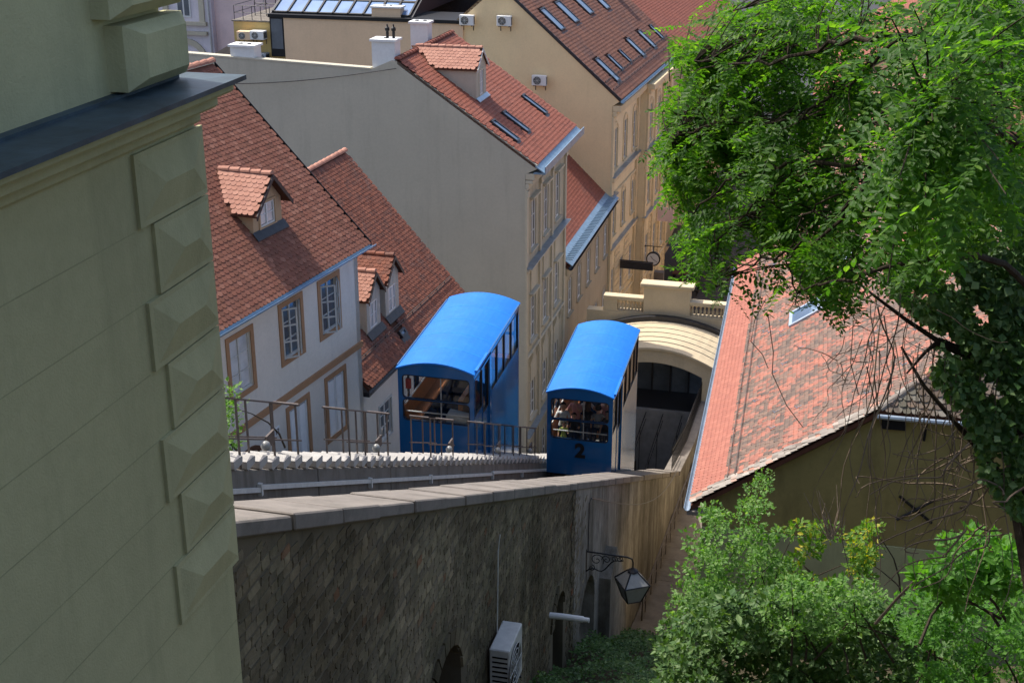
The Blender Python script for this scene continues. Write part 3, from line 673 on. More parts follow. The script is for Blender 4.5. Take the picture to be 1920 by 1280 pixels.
# wall lantern
th = Thing('wall_lantern', 'black wrought iron bracket lantern with scrollwork hanging on the retaining wall', 'lantern', G, (UO, 30.8, -18.5))
b = MB(); V0, Z0, LA = 30.8, -18.15, 1.28
def bp(x, z): return (UO + x, V0, Z0 + z)
b.box((UO, V0 - .03, Z0 - .62), (UO + .03, V0 + .03, Z0 + .06)); b.tube([bp(0, 0), bp(LA - .15, -.02), bp(LA - .03, -.06), bp(LA, -.16), bp(LA, -.36)], .022, 6); b.build('bracket_arm', M['black'], th)
def scroll(cx, cz, r, t0, t1, turns=24, r1=.02): return [bp(cx + (r + (r1 - r) * k / turns) * cos(t0 + (t1 - t0) * k / turns), cz + (r + (r1 - r) * k / turns) * sin(t0 + (t1 - t0) * k / turns)) for k in range(turns + 1)]
for cx, cz, r, t0, t1 in ((.30, -.22, .2, -.5, 8.5), (.56, -.18, .13, 3.3, -5.2), (.78, -.13, .09, -.3, 8), (.95, -.09, .06, 3.2, -5), (.16, -.48, .1, 1.5, -6)):
    s = MB(); s.tube(scroll(cx, cz, r, t0, t1), .013, 5); s.build('scroll', M['black'], th)
s = MB(); s.tube([bp(.02, -.6)] + [bp(.02 + 1.0 * t / 12, -.6 + .08 * sin(t * .9) + .54 * (t / 12) ** 1.6) for t in range(1, 13)], .018, 5); s.build('brace', M['black'], th)
cx, cy = UO + LA, V0
def ring(hw, z): return [(cx - hw, cy - hw, Z0 + z), (cx + hw, cy - hw, Z0 + z), (cx + hw, cy + hw, Z0 + z), (cx - hw, cy + hw, Z0 + z)]
i0rot = R(32)
A_, B_, C_ = ring(.10, -.42), ring(.36, -.74), ring(.19, -1.28)
def rotall(mb): mb.rot(0, (cx, cy, 0), i0rot); return mb
f = MB()
for k in range(4):
    for P, Q in ((A_, B_), (B_, C_)): f.tube([P[k], Q[k]], .022, 4)
    for P in (A_, B_, C_): f.tube([P[k], P[(k + 1) % 4]], .02, 4)
rotall(f).build('lantern_frame', M['black'], th)
f = MB(); f.lathe([(.02, -.30), (.05, -.34), (.14, -.40), (.15, -.43), (.02, -.435)], (cx, cy, Z0), 10); f.lathe([(.20, -1.29), (.16, -1.33), (.03, -1.36)], (cx, cy, Z0), 8); f.build('lantern_cap', M['black'], th)
for k in range(4):
    for P, Q in ((A_, B_), (B_, C_)):
        q = MB(); q.quad(P[k], P[(k + 1) % 4], Q[(k + 1) % 4], Q[k]); rotall(q).build('lantern_pane', M['lamp_glass'], th)
ac_unit(G, UO - .1, 21.3, -15.75, 1.02, 1.12, .40, 'white air conditioner on the stone wall at the bottom edge, seen from above', None, 'u', 'whitegray')
# public stairs at the foot of the wall
th = Thing('stair_flight', 'worn brown stone steps descending between the retaining wall and the tiled house', 'stairs', G, (-4.6, 45, -27))
v, z = 38.3, terr(38.3) + .12
i = 0
while v < 58:
    land = (i % 14) in (7,)
    dv = 1.9 if land else .42
    s = MB(); s.box((-5.72, v, z - .4), (-3.3, v + dv - .07, z + random.uniform(-.012, .012))); s.build('stair_step', M['stepstone'] if 'stepstone' in M else M['concrete'], th, bevel=.015)
    v += dv; z -= dv * .0 + (terr(v - dv) - terr(v)) if v < 58 else 0; i += 1
th = Thing('handrail', 'dark iron handrail with thin posts on the steps at the foot of the retaining wall', 'handrail', G, (-5.5, 41, -26))
tp = [(40.2, terr(40.2) + 1.15), (52, terr(52) + 1.1), (57, terr(57) + 1.0)]
r = MB(); r.tube([(-5.45, 40.2, terr(40.2) + .1)] + [(-5.45, a, b) for a, b in tp], .03, 6); r.build('rail', M['rust_metal'], th)
r = MB(); r.tube([(-5.45, a, b - .5) for a, b in tp], .02, 6); r.build('lower_rail', M['rust_metal'], th)
for k in range(12):
    v = 41 + 1.35 * k; r = MB(); r.tube([(-5.45, v, terr(v)), (-5.45, v, terr(v) + 1.12)], .018, 5); r.build('post', M['rust_metal'], th)
# pale sloping buttress beside the deep arch
b = MB(); b.prism([(UO, 32.9, -20.2), (UO, 33.9, -19.7), (UO, 35.4, -21.4), (UO, 36.8, -25.5), (UO, 32.9, -23.5)], (.35, 0, 0))
solo('wall_buttress', b, M['render'], 'pale rendered buttress at the foot of the retaining wall beyond the deep arch', 'buttress')

# ------------------------------------------------------------------ near green house corner (left)
UA, VC = -4.1, 7.8
th = Thing('green_house', 'pale green rendered house corner with diamond-cut quoins and a dark ledge, filling the left side', 'building', G, (UA, VC, -9))
w = MB(); w.box((UA - 6, -4, -12), (UA, VC, -1.50)); w.build('wall', M['green_wall'], th)
w = MB(); w.box((UA - 6, -4, -1.49), (UA - .09, VC - .16, 3.)); w.build('upper_wall', M['green_wall'], th)
m = MB(); prof = [(UA - .1, -1.52), (UA + .36, -1.47), (UA + .36, -1.44), (UA - .1, -1.38)]
m.box((UA - 6, -4, -1.525), (UA + .35, VC + .09, -1.495)); m.box((UA - 6, -4, -1.495), (UA - .02, VC - .10, -1.475)); m.build('ledge_flashing', M['flash_dark'], th)
m = MB(); m.box((UA - 6, -4, -1.60), (UA + .28, VC + .06, -1.525)); m.box((UA - 6, -4, -1.70), (UA + .17, VC + .04, -1.60)); m.box((UA - 6, -4, -1.80), (UA + .05, VC + .02, -1.70)); m.build('cornice', M['green_wall'], th, bevel=.02)
for k in range(10):
    z1, z0 = -1.83 - .465 * k, -1.83 - .465 * (k + 1) + .012; v0 = 6.97 if k % 2 == 0 else 7.13; v1 = VC + .06; i = .10
    if k >= 7: continue
    q = MB(); o = .025; t = .04; zm = (z0 + z1) / 2
    b0 = [(UA, v0, z0), (UA, v1, z0), (UA, v1, z1), (UA, v0, z1)]; b1 = [(UA + o, a, b) for _, a, b in b0]
    c = [(UA + o, v0 + .04, z0 + .03), (UA + o, v1, z0 + .03), (UA + o, v1, z1 - .03), (UA + o, v0 + .04, z1 - .03)]
    q.add(b0 + b1, [(0, 1, 5, 4), (1, 2, 6, 5), (2, 3, 7, 6), (3, 0, 4, 7), (4, 5, 6, 7), (3, 2, 1, 0)])
    rl, rr = (UA + t + .03, v0 + .28, zm), (UA + t + .03, v1 - .24, zm)
    q.add([(UA + o - .001, a, b) for _, a, b in c] + [rl, rr], [(0, 1, 5, 4), (1, 2, 5), (2, 3, 4, 5), (3, 0, 4)])
    q.add([(UA + o, v1, z0 + .03), (UA + o, v1, z1 - .03), (UA - .3, v1, z1 - .03), (UA - .3, v1, z0 + .03), (UA - .12, v1 + .08, zm)], [(0, 1, 4), (1, 2, 4), (2, 3, 4), (3, 0, 4)])
    q.build('quoin', M['green_wall'], th)
# the blocks above the ledge: one next to the ledge, one above
for z0, z1, a in ((-1.46, -1.08, 6.98), (-1.03, -.6, 6.86)):
    q = MB(); v0, v1, t = a, VC - .10, .11; zb = [(v0, z0), (v1, z0), (v1, z1), (v0, z1)]
    fr_ = [(v0 + .12, z0 + .07), (v1 - .1, z0 + .07), (v1 - .1, z1 - .06), (v0 + .12, z1 - .06)]
    q.add([(UA - .09, x, y) for x, y in zb] + [(UA + .03, x, y) for x, y in zb] + [(UA + t, x, y) for x, y in fr_], [(0, 1, 5, 4), (1, 2, 6, 5), (2, 3, 7, 6), (3, 0, 4, 7), (4, 5, 9, 8), (5, 6, 10, 9), (6, 7, 11, 10), (7, 4, 8, 11), (8, 9, 10, 11)])
    q.build('quoin', M['green_wall'], th)
# faint horizontal joints of the render
for k in range(1, 11):
    z = -1.83 - .465 * k + .235 * 0; 
    if k > 7: v1 = VC
    else: v1 = (6.97 if k % 2 else 7.13) - .03
    q = MB(); q.box((UA - .001, -4, z - .003), (UA + .002, v1, z + .003)); q.build('render_joint', M['green_joint'], th)
# hairline crack, stains and a service cover on the green house
m = MB(); P = [(UA + .003, 3.2, -3.9), (UA + .003, 3.9, -4.1), (UA + .003, 4.2, -4.5), (UA + .003, 4.9, -4.7)]; m.tube(P, .0025, 4); m.build('crack', M['green_joint'], th)
# ------------------------------------------------------------------ white house number 12
U1, V1 = -20.12, 36.4
th = Thing('white_house', 'white house with terracotta roof, one dormer and brown framed windows, left of the funicular', 'house', H, (U1, V1, -20))
wins = [(29.42, -15.02, 1.08, 1.66, 0), (32.18, -14.93, 1.08, 1.66, 38), (34.47, -14.93, 1.08, 1.66, 48)]
low = [(32.25, -18.75, 1.08, 2.15), (34.60, -18.52, 1.08, 1.98)]
w = MB(); holes = [(v - b / 2, v + b / 2, z, z + h) for v, z, b, h, _ in wins] + [(v - b / 2, v + b / 2, z, z + h) for v, z, b, h in low] + [(27.2, 28.28, -15.0, -13.34), (29.0, 29.9, -20, -17.1)]
wall_holes(w, U1, 22, V1, -20.5, -12.45, holes, .15)
w.prism([(U1, V1, -20.5), (U1, V1, -12.5), (-25.1, V1, -7.3), (-30.5, V1, -12.5), (-30.5, V1, -20.5)], (0, -.25, 0)); w.build('wall', M['white_wall'], th)
for v, z, b, h, op in wins: window(th, U1, v, z, b, h, sur='buff', surw=.16, frame='whitegray', nx=2, nz=3, glass='glass' if op else 'glass_curtain', open_=op, sill=False)
for v, z, b, h in low: window(th, U1, v, z, b, h, sur='buff', surw=.16, frame='white', nx=2, nz=3, glass='glass_curtain', sill=False, rec=.075, shutter=True, name='shuttered_window')
window(th, U1, 27.74, -15.0, 1.08, 1.66, sur='buff', surw=.16, frame='whitegray', sill=False, glass='glass_curtain')
d = MB(); d.box((U1 - .14, 29.02, -20), (U1 - .10, 29.88, -17.12)); d.build('door', M['wood_dark'], th)
d = MB(); k = 10; c = 29.45; po = [(U1, c + .62 * cos(pi * t / k), -17.12 + .30 * sin(pi * t / k)) for t in range(k + 1)]; pi3 = [(U1, c + .46 * cos(pi * t / k), -17.12 + .16 * sin(pi * t / k)) for t in range(k + 1)]
for t in range(k): d.prism([po[t], po[t + 1], pi3[t + 1], pi3[t]], (.05, 0, 0))
d.box((U1, 28.83, -20), (U1 + .05, 28.99, -17.12)); d.box((U1, 29.91, -20), (U1 + .05, 30.07, -17.12)); d.build('door_surround', M['wood_dark'], th)
b = MB(); b.box((U1, 22, -16.18), (U1 + .07, V1 + .005, -15.98)); b.build('string_course', M['buff'], th)
b = MB(); b.box((U1, 22, -12.78), (U1 + .10, V1, -12.62)); b.build('eave_moulding', M['white_wall'], th)
dm = dict(ue=-19.72, ze=-12.6, tan=1.0)
def m1(a, b_):     # dormer footprint
    v = 22 + a; dz = b_ * .7071; u = -19.72 - dz
    if 31.85 < v < 33.55 and u < -21.0 and (-12.6 + dz) < -10.3 + .0: return False
    return True
ro = slope_roof(th, H, -19.72, -12.6, 1.0, 22, V1 + .12, 5.42, T1, .195, .165, mask=m1, vis=lambda x, y: x > 380)
ro2 = MB(); ro2.prism([(-25.14, 22, -7.2), (-30.6, 22, -12.6), (-30.6, 22, -12.76), (-25.14, 22, -7.36)], (0, V1 + .1 - 22, 0)); ro2.build('rear_roof', M['under'], th)
ridge_tiles(th, (-25.14, V1 + .1, -7.14), (-25.14, 24, -7.14), T7, .13, .4)
gutter(th, -19.60, -12.62, 22, V1 + .2, 'zinc_blue', .10)
m = MB(); m.prism([(-19.66, V1 + .13, -12.75), (-25.1, V1 + .13, -7.35), (-25.1, V1 + .13, -7.12), (-19.66, V1 + .13, -12.55)], (0, .03, 0)); m.build('verge_board', M['black'], th)
dormer(th, vL=31.92, vR=33.5, Ud=-21.04, zap=-9.62, zeav=-10.42, wall='buff_light', tmat=T7, over=.28, side_over=.22, win=(.82, .70), sur='buff_light', **dm)
nb = MB(); nb.box((U1 + .002, 30.80, -17.10), (U1 + .03, 31.12, -16.80)); np_ = solo('house_number_sign', nb, [M['white']], 'small white house number plate reading 12 on the white house wall', 'number plate', H, (U1, 30.96, -16.95), bevel=.02)
def text_mesh(body, size, depth=.004, bold=.0):
    c = bpy.data.curves.new('txt', 'FONT'); c.body = body; c.size = size; c.extrude = depth; c.offset = bold; c.align_x = 'CENTER'; c.align_y = 'CENTER'; c.resolution_u = 4
    o = bpy.data.objects.new('txt', c); COL.objects.link(o); bpy.context.view_layer.update()
    me = bpy.data.meshes.new_from_object(o.evaluated_get(bpy.context.evaluated_depsgraph_get())); bpy.data.objects.remove(o); bpy.data.curves.remove(c); return me
def text_on(parent, body, size, loc, face, mat, name='lettering', bold=0.):
    me = text_mesh(body, size, bold=bold); me.materials.clear(); me.materials.append(mat); o = bpy.data.objects.new(name, me); COL.objects.link(o); o.parent = parent; o.location = loc
    # face 'u': read from the +u side, 'v': read from the viewer's side
    o.rotation_euler = (R(90), 0, R(90)) if face == 'u' else (R(90), 0, 0); return o
text_on(np_, '12', .24, (.036, 0, 0), 'u', M['black'])
# wall lamp bracket on the white house
# ------------------------------------------------------------------ second house with twin dormers
V2 = 38.15; UE2 = -16.55
th = Thing('twin_dormer_house', 'low white house with old terracotta roof and two small dormers, behind left blue car', 'house', H2, (UE2 - .5, V2, -20))
w = MB(); UW = UE2 - .5
wall_holes(w, UW, V2 + .3, 48.1, -22.5, -17.8, [(40.15, 41.25, -20.75, -19.35)], .14)
w.prism([(UW, V2 + .3, -22.5), (UW, V2 + .3, -17.85), (-21.6, V2 + .3, -12.5), (-26, V2 + .3, -17.3), (-26, V2 + .3, -22.5)], (0, .25, 0)); w.build('wall', M['white_wall'], th)
window(th, UW, 40.7, -20.75, 1.1, 1.4, sur='whitegray', surw=.07, frame='white', nx=2, nz=3, sill=False)
t2 = 1.1; e2 = dict(ue=UE2, ze=-17.73, tan=t2)
def m2(a, b_):
    v = V2 - .35 + a; an = math.atan(t2); u = UE2 - b_ * cos(an); z = -17.73 + b_ * sin(an)
    if (40.24 < v < 41.55 or 42.0 < v < 43.35) and u < -17.4 and z < -15.2: return False
    if 41.9 < v < 42.5 and -17.3 < u < -16.8: return False
    return True
slope_roof(th, H2, UE2, -17.73, t2, V2 - .0, 48.3, 5.03, T2, .185, .15, mask=lambda a, b: m2(a + .35, b), vis=lambda x, y: x > 575)
m = MB(); m.prism([(UE2 - 5.03, V2, -12.25), (UE2 - 9.5, V2, -17.3), (UE2 - 9.5, V2, -17.5), (UE2 - 5.03, V2, -12.42)], (0, 10.1, 0)); m.build('rear_roof', M['under'], th)
ridge_tiles(th, (UE2 - 5.03, 48.35, -12.2), (UE2 - 5.03, 39.0, -12.2), T7, .12, .38)
gutter(th, UE2 + .10, -17.79, V2 - .05, 48.2, 'dark_metal', .10)
m = MB(); m.box((UE2 - .5, V2, -18.05), (UE2 + .0, 48.2, -17.89)); m.build('eave_board', M['dark_metal'], th)
snow_guard(th, UE2, -17.73, t2, .55, V2 + .2, 48.1)
for vl, vr, zp, ze_ in ((40.28, 41.5, -14.60, -15.29), (42.0, 43.3, -14.54, -15.23)):
    dormer(th, vL=vl, vR=vr, Ud=-17.44, zap=zp, zeav=ze_, wall='whitegray_w', tmat=T7 if vl < 41 else T2, tw=.17, tex=.13, over=.16, side_over=.16, win=(.68, .96), sur=None, trim='rust_metal', winglass='glass_curtain', **e2)
skylight(th, UE2, -17.73, t2, 42.2, -17.05, .5, .28)
# ------------------------------------------------------------------ tall grey gabled building
UG, VG = -14.0, 57.8; VGe = 66.6
ug, zg, tg = -13.5, -14.45, 4.45 / 6.5
th = Thing('grey_gable_building', 'tall building with huge blank grey gable, white chimneys and red roof, above the left car', 'building', G, (UG, VG, -30))
w = MB(); w.prism([(UG, VG, -33), (UG, VG, -14.9), (ug + .05, VG, -14.62), (ug + .05, VG, -14.45), (-19.95, VG, -10.05), (-20.3, VG, -10.02), (-21.3, VG, -10.45), (-32.5, VG, -10.05), (-32.5, VG, -33)], (0, .4, 0)); w.build('gable_wall', M['gray_wall'], th)
w = MB(); w.box((-32.5, VG - .04, -10.05), (-21.35, VG + .44, -9.98)); 
w = MB(); w.prism([(-32.5, VG - .03, -10.05), (-21.3, VG - .03, -10.45), (-21.3, VG - .03, -10.38), (-32.5, VG - .03, -9.98)], (0, .46, 0)); w.build('wall_capping', M['gray_wall'], th)
fz = [(-18.85, 2.35), (-23.5, 2.25), (-27.6, 1.9), (-31.4, 1.9)]
fv = [59.45, 62.1, 64.75]
w = MB(); wall_holes(w, UG, VG + .4, VGe, -33, -14.9, [(v - .52, v + .52, z, z + h) for z, h in fz for v in fv], .12); w.box((UG - .5, VGe - .3, -33), (UG - 12, VGe, -14)); w.build('facade_wall', M['facade_gray'], th)
for i, (z, h) in enumerate(fz):
    for v in fv: window(th, UG, v, z, 1.04, h, sur='cream_trim', surw=.17, frame='white', nz=3, hood=i < 2, rec=.09)
m = MB()
for z, d, hh in ((-15.35, .36, .16), (-15.6, .18, .24), (-19.62, .22, .14), (-24.1, .12, .12), (-28.4, .25, .2)): m = MB(); m.box((UG + .001, VG, z), (UG + d, VGe, z + hh)); m.build('cornice', M['cream_trim'], th, bevel=.02)
m = MB(); m.box((UG + .001, VG, -15.16), (UG + .44, VGe, -14.86)); m.build('cornice', M['cream_trim'], th, bevel=.02)
m = MB(); m.box((UG + .002, VG, -19.46), (UG + .36, VGe, -19.40)); m.box((UG + .002, VG, -28.18), (UG + .3, VGe, -28.14)); m.build('ledge_flashing', M['zinc'], th)
for v in (VG + .12, 60.75, 63.4, VGe - .14):
    m = MB(); m.box((UG + .002, v - .16, -33), (UG + .10, v + .16, -15.6)); m.box((UG + .1, v - .2, -16.0), (UG + .16, v + .2, -15.7)); m.build('pilaster', M['cream_trim'], th)
m = MB()
for v in fv: m.box((UG + .002, v - .55, -20.9), (UG + .05, v + .55, -19.8)); m.box((UG + .002, v - .55, -25.6), (UG + .05, v + .55, -24.2))
m.build('parapet_panel', M['cream_trim'], th)
for v in fv:
    m = MB()
    for s in (-.62, .62): m.prism([(UG, v + s - .08, -20.2 - 3.9 + .0), (UG + .22, v + s - .08, -24.0), (UG + .2, v + s - .08, -24.2), (UG + .05, v + s - .08, -24.7), (UG, v + s - .08, -24.8)], (0, .16, 0))
    m.build('console', M['cream_trim'], th)
def m3(a, b_):
    v = VG + a; u = ug - b_ * .825
    if 59.95 < v < 61.8 and u < -16.85 and u > -19.9: return u < -16.9 - (1.55) / tg * .0 - 2.35
    for vs, u0 in ((65.0, -15.97), (60.93, -15.9), (58.87, -15.9)):
        if abs(v - vs) < .36 and u0 - .0 < u < u0 + 1.4: return False
    return True
slope_roof(th, G, ug, zg, tg, VG, VGe + .1, 6.5, T3, .22, .20, mask=m3, lift=.028)
m = MB(); m.prism([(-20, VG + .4, -10.05), (-26.5, VG + .4, -14), (-26.5, VG + .4, -14.2), (-20, VG + .4, -10.2)], (0, VGe - VG - .3, 0)); m.build('rear_roof', M['under'], th)
ridge_tiles(th, (-20.0, VG, -9.96), (-20.0, VGe + .1, -9.96), T3, .13, .4)
g_ = MB(); g_.box((ug - .1, VG - .06, -14.86), (ug + .42, VGe + .1, -14.78)); g_.prism([(ug + .42, VG - .06, -14.86), (ug + .46, VG - .06, -14.86), (ug + .46, VG - .06, -14.50), (ug + .42, VG - .06, -14.50)], (0, VGe - VG + .16, 0)); g_.prism([(ug + .42, VG - .06, -14.78), (ug - .02, VG - .06, -14.46), (ug - .02, VG - .06, -14.52), (ug + .42, VG - .06, -14.84)], (0, VGe - VG + .16, 0)); g_.build('box_gutter', M['zinc_blue'], th)
dormer(th, ue=ug, ze=zg, tan=tg, Ud=-16.9, vL=60.0, vR=61.72, zap=-9.85, zeav=-10.6, wall='gray_wall', tmat=T7, tw=.22, tex=.17, over=.1, side_over=.14, win=(.70, 1.15), sur='cream_trim', trim='whitegray', winglass='glass_curtain', apron=False)
for v, u0 in ((65.0, -15.97), (60.93, -15.9), (58.87, -15.9)): skylight(th, ug, zg, tg, v, u0, .55, 1.55)
chimney(th, -20.7, VG + .55, -10.4, -9.2, 1.1, .8, 1, 'white', 2)
chimney(th, -27.65, VG + .5, -10.3, -9.7, 1.2, .8, 2, 'white')
chimney(th, -20.9, 64.2, -10.8, -9.2, .9, .7, 2, 'white')
s = MB(); s.tube([(-32.3 + 12.3 * t / 16, VG - .15, -11.45 + 1.12 * t / 16 - .35 * sin(pi * t / 16)) for t in range(17)], .016, 5); solo('overhead_cable', s, M['black'], 'thin black cable strung across the top of the big blank grey gable wall', 'cable')
# ------------------------------------------------------------------ small red-roofed building beyond
UE, ZE = -13.75, -22.1
th = Thing('small_red_roof_building', 'lower brown-grey building with red roof between the grey gabled and the yellow building', 'building', G, (-14, 66.7, -33))
fv2 = [68.3, 70.9, 73.6, 76.3, 79.0]
w = MB(); wall_holes(w, -14.0, VGe + .01, 81.2, -34, -22.2, [(v - .5, v + .5, z, z + h) for v in fv2 for z, h in ((-25.3, 2.0), (-29.4, 1.9))] + [(79.2, 80.6, -34, -30.4)], .12); w.build('facade_wall', M['facade_brown'], th)
for v in fv2:
    for z, h in ((-25.3, 2.0), (-29.4, 1.9)): window(th, -14.0, v, z, 1.0, h, sur='facade_brown', surw=.12, frame='white', nz=3, rec=.08)
tS = .95
slope_roof(th, G, UE, ZE, tS, VGe + .05, 81.3, 7.2, T3, .22, .20, limit=300, lift=.028)
gutter(th, UE + .12, ZE - .06, VGe + .05, 81.3, 'dark_metal', .14)
m = MB()
for i in range(46): v = VGe + .2 + i * .32; m.box((UE - .55, v, ZE + .35), (UE + .2, v + .03, ZE + .40))
m.prism([(UE - .62, VGe + .1, ZE + .6), (UE + .2, VGe + .1, ZE + .02), (UE + .2, VGe + .1, ZE + .06), (UE - .62, VGe + .1, ZE + .64)], (0, 14.4, 0)); m.build('snow_guard', M['zinc_blue'], th)
m = MB(); m.box((-14, VGe, -22.6), (-13.8, 81.2, -22.25)); m.build('cornice', M['facade_brown'], th)
skylight(th, UE, ZE, tS, 69.2, -15.6, .5, .8)
# ------------------------------------------------------------------ large yellow building
th = Thing('yellow_building', 'large yellow building with blank gable, brown roof with many skylights and ornate facade', 'building', H2, (-17.6, 79.5, -33))
UY, VY = -17.6, 79.5; uy, zy, ty = -17.1, -15.65, .86
w = MB(); w.prism([(UY, VY, -34), (UY, VY, -16.1), (uy, VY, -15.75), (-24.9, VY, -9.0), (-33, VY, -16), (-33, VY, -34)], (0, .4, 0)); w.build('gable_wall', M['yellow'], th)
VYe = 100; fz = [(-20.2, 2.5), (-24.6, 2.2), (-29.2, 2.3)]
bays = [80.7 + 2.85 * i for i in range(20)]
def isav(v): return 87.6 < v < 96.5
w = MB()
for a, b, U in ((VY + .4, 87.6, UY), (87.6, 96.5, UY + .55), (96.5, VYe, UY)):
    hs = [(v - .48, v + .48, z, z + h) for z, h in fz for v in bays if a + .6 < v < b - .6]
    wall_holes(w, U, a, b, -34, -16.1, hs, .14)
w.quad((UY, 87.6, -34), (UY + .55, 87.6, -34), (UY + .55, 87.6, -16.1), (UY, 87.6, -16.1)); w.quad((UY, 96.5, -34), (UY + .55, 96.5, -34), (UY + .55, 96.5, -16.1), (UY, 96.5, -16.1))
w.build('facade_wall', M['yellow_deep'], th)
for i, (z, h) in enumerate(fz):
    for v in bays:
        ok = [(a, b, U) for a, b, U in ((VY + .4, 87.6, UY), (87.6, 96.5, UY + .55), (96.5, VYe, UY)) if a + .6 < v < b - .6]
        if ok: window(th, ok[0][2], v, z, .96, h, sur='yellow_trim', surw=.18, frame='white', nz=3, hood=False, rec=.10, arch=i < 2, sill=True)
m = MB()
for a, b, U in ((VY + .02, 87.58, UY), (87.5, 96.6, UY + .55), (96.62, VYe, UY)):
    for z, d, hh in ((-16.75, .30, .3), (-16.45, .55, .38), (-20.9, .28, .3), (-21.9, .12, .15), (-25.55, .22, .25), (-29.9, .14, .14)): m = MB(); m.box((U + .001, a, z), (U + d, b, z + hh)); m.build('cornice', M['yellow_trim'], th, bevel=.03)
m = MB()
for a, b, U in ((VY + .02, 87.58, UY), (87.5, 96.6, UY + .55), (96.62, VYe, UY)):
    for z, d in ((-20.597, .34), (-25.297, .27)): m.box((U + .002, a, z), (U + d, b, z + .03))
m.build('ledge_flashing', M['zinc'], th)
for v, U in ((79.72, UY), (87.3, UY), (87.9, UY + .55), (90.75, UY + .55), (93.5, UY + .55), (96.2, UY + .55), (99.7, UY)):
    m = MB(); m.box((U + .002, v - .26, -29.8), (U + .14, v + .26, -16.76)); m.build('pilaster', M['yellow_trim'], th)
m = MB(); z = -33.4
while z < -26:
    for a, b, U in ((VY + .05, 87.4, UY), (87.5, 96.5, UY + .55), (96.6, 99.9, UY)): 
        x = a
        for v in bays + [1e9]:
            if v - .7 > x and x < b: m.box((U + .002, x, z), (U + .045, min(b, v - .68), z + .34))
            x = max(x, v + .68) if v < 1e8 else x
    z += .42
m.build('rusticated_course', M['yellow_trim'], th, kind='stuff')
def m4(a, b_):
    v = VY + a; u = uy - b_ * cos(math.atan(ty))
    for vs, u0, w_, l_ in SKY: 
        if abs(v - vs) < w_ / 2 + .1 and u0 < u < u0 + l_ * .76: return False
    return True
SKY = [(81.6, -22.8, 1.1, 1.9), (85.2, -22.8, 1.2, 1.9), (89.3, -22.6, 1.2, 1.6), (93.5, -22.4, 1.2, 1.6), (82.0, -19.34, .95, 2.0), (84.45, -19.15, .65, 1.35), (87.3, -19.05, .6, 1.1), (90.9, -19.3, .95, 1.7), (94.8, -19.3, .95, 1.7), (98.4, -19.2, .7, 1.4)]
ry = slope_roof(th, H2, uy, zy, ty, VY - .05, 100.2, 7.8, T4, .25, .24, mask=m4, lift=.03, limit=300)
for v, u0, w_, l_ in SKY: skylight(th, uy, zy, ty, v, u0, w_, l_)
gutter(th, uy + .14, zy - .08, VY, 100.2, 'zinc_blue', .16)
snow_guard(th, uy, zy, ty, .5, VY + .2, 100, 'dark_metal'); snow_guard(th, uy, zy, ty, 1.0, VY + .2, 100, 'dark_metal')
m = MB(); m.prism([(uy + .05, VY - .08, zy - .14), (-24.9, VY - .08, -9.08), (-24.9, VY - .08, -8.86), (uy + .05, VY - .08, zy + .06)], (0, .05, 0)); m.build('verge_board', M['dark_metal'], th)
m = MB(); m.prism([(-24.9, VY, -9.), (-33.2, VY, -16.1), (-33.2, VY, -16.3), (-24.9, VY, -9.2)], (0, 20.7, 0)); m.build('rear_roof', M['under'], th)
chimney(th, -22, 98, -12.5, -10.5, 1.0, .8, 2, 'white')
for u, z, where in ((-26.8, -11.55, 'highest left of three on the yellow gable wall'), (-24.4, -11.5, 'upper middle one on the yellow gable wall, near the roof edge'), (-22.15, -15.0, 'lowest of three on the yellow gable wall')):
    ac_unit(H2, u, VY, z, .92, .62, .3, 'small air conditioner, ' + where, 'air conditioners on the yellow gable')
# clock, signs on the yellow facade
th = Thing('street_clock', 'round street clock on a bracket projecting from the yellow facade', 'clock', H2, (UY, 88, -28.2))
m = MB(); m.tube([(UY, 88, -27.4), (UY + 1.9, 88, -27.4)], .03, 5); m.tube([(UY + 1.35, 88, -27.4), (UY + 1.35, 88, -27.8)], .03, 5); m.tube([(UY, 88, -27.95), (UY + .8, 88, -27.42)], .02, 5); m.build('bracket', M['black'], th)
def disc(mb, c, r, y, n=24): mb.add([(c[0] + r * cos(2 * pi * k / n), y, c[1] + r * sin(2 * pi * k / n)) for k in range(n)], [tuple(range(n))])
m = MB(); n = 24; c = (UY + 1.35, -28.3)
m.add([(c[0] + .5 * cos(2 * pi * k / n), y, c[1] + .5 * sin(2 * pi * k / n)) for y in (87.88, 88.12) for k in range(n)], [tuple(range(n)), tuple(range(2 * n - 1, n - 1, -1))] + [(k, (k + 1) % n, n + (k + 1) % n, n + k) for k in range(n)]); m.build('clock_case', M['black'], th)
m = MB(); disc(m, c, .42, 87.87); m.build('clock_face', M['white'], th)
m = MB(); m.prism([(c[0] - .02, 87.86, c[1]), (c[0] + .02, 87.86, c[1]), (c[0] - .17, 87.86, c[1] + .22), (c[0] - .2, 87.86, c[1] + .2)], (0, -.01, 0)); m.prism([(c[0], 87.858, c[1] - .02), (c[0], 87.858, c[1] + .02), (c[0] + .33, 87.858, c[1] - .2), (c[0] + .33, 87.858, c[1] - .22)], (0, -.01, 0)); m.build('clock_hands', M['black'], th)
m = MB(); m.box((UY + .1, 82.7, -27.45), (UY + 2.3, 82.9, -26.95)); so = solo('hanging_sign', m, M['dark_metal'], 'dark horizontal shop sign box projecting over the street below the clock', 'sign', H2, (UY, 82.8, -27.2))
m = MB(); m.tube([(UY, 82.8, -26.9), (UY + 2.3, 82.8, -26.9)], .03, 5); m.build('sign_bar', M['black'], Struct(H2) if False else type('T', (), dict(base=np.array((UY, 82.8, -27.2)), e=so, fr=H2)))
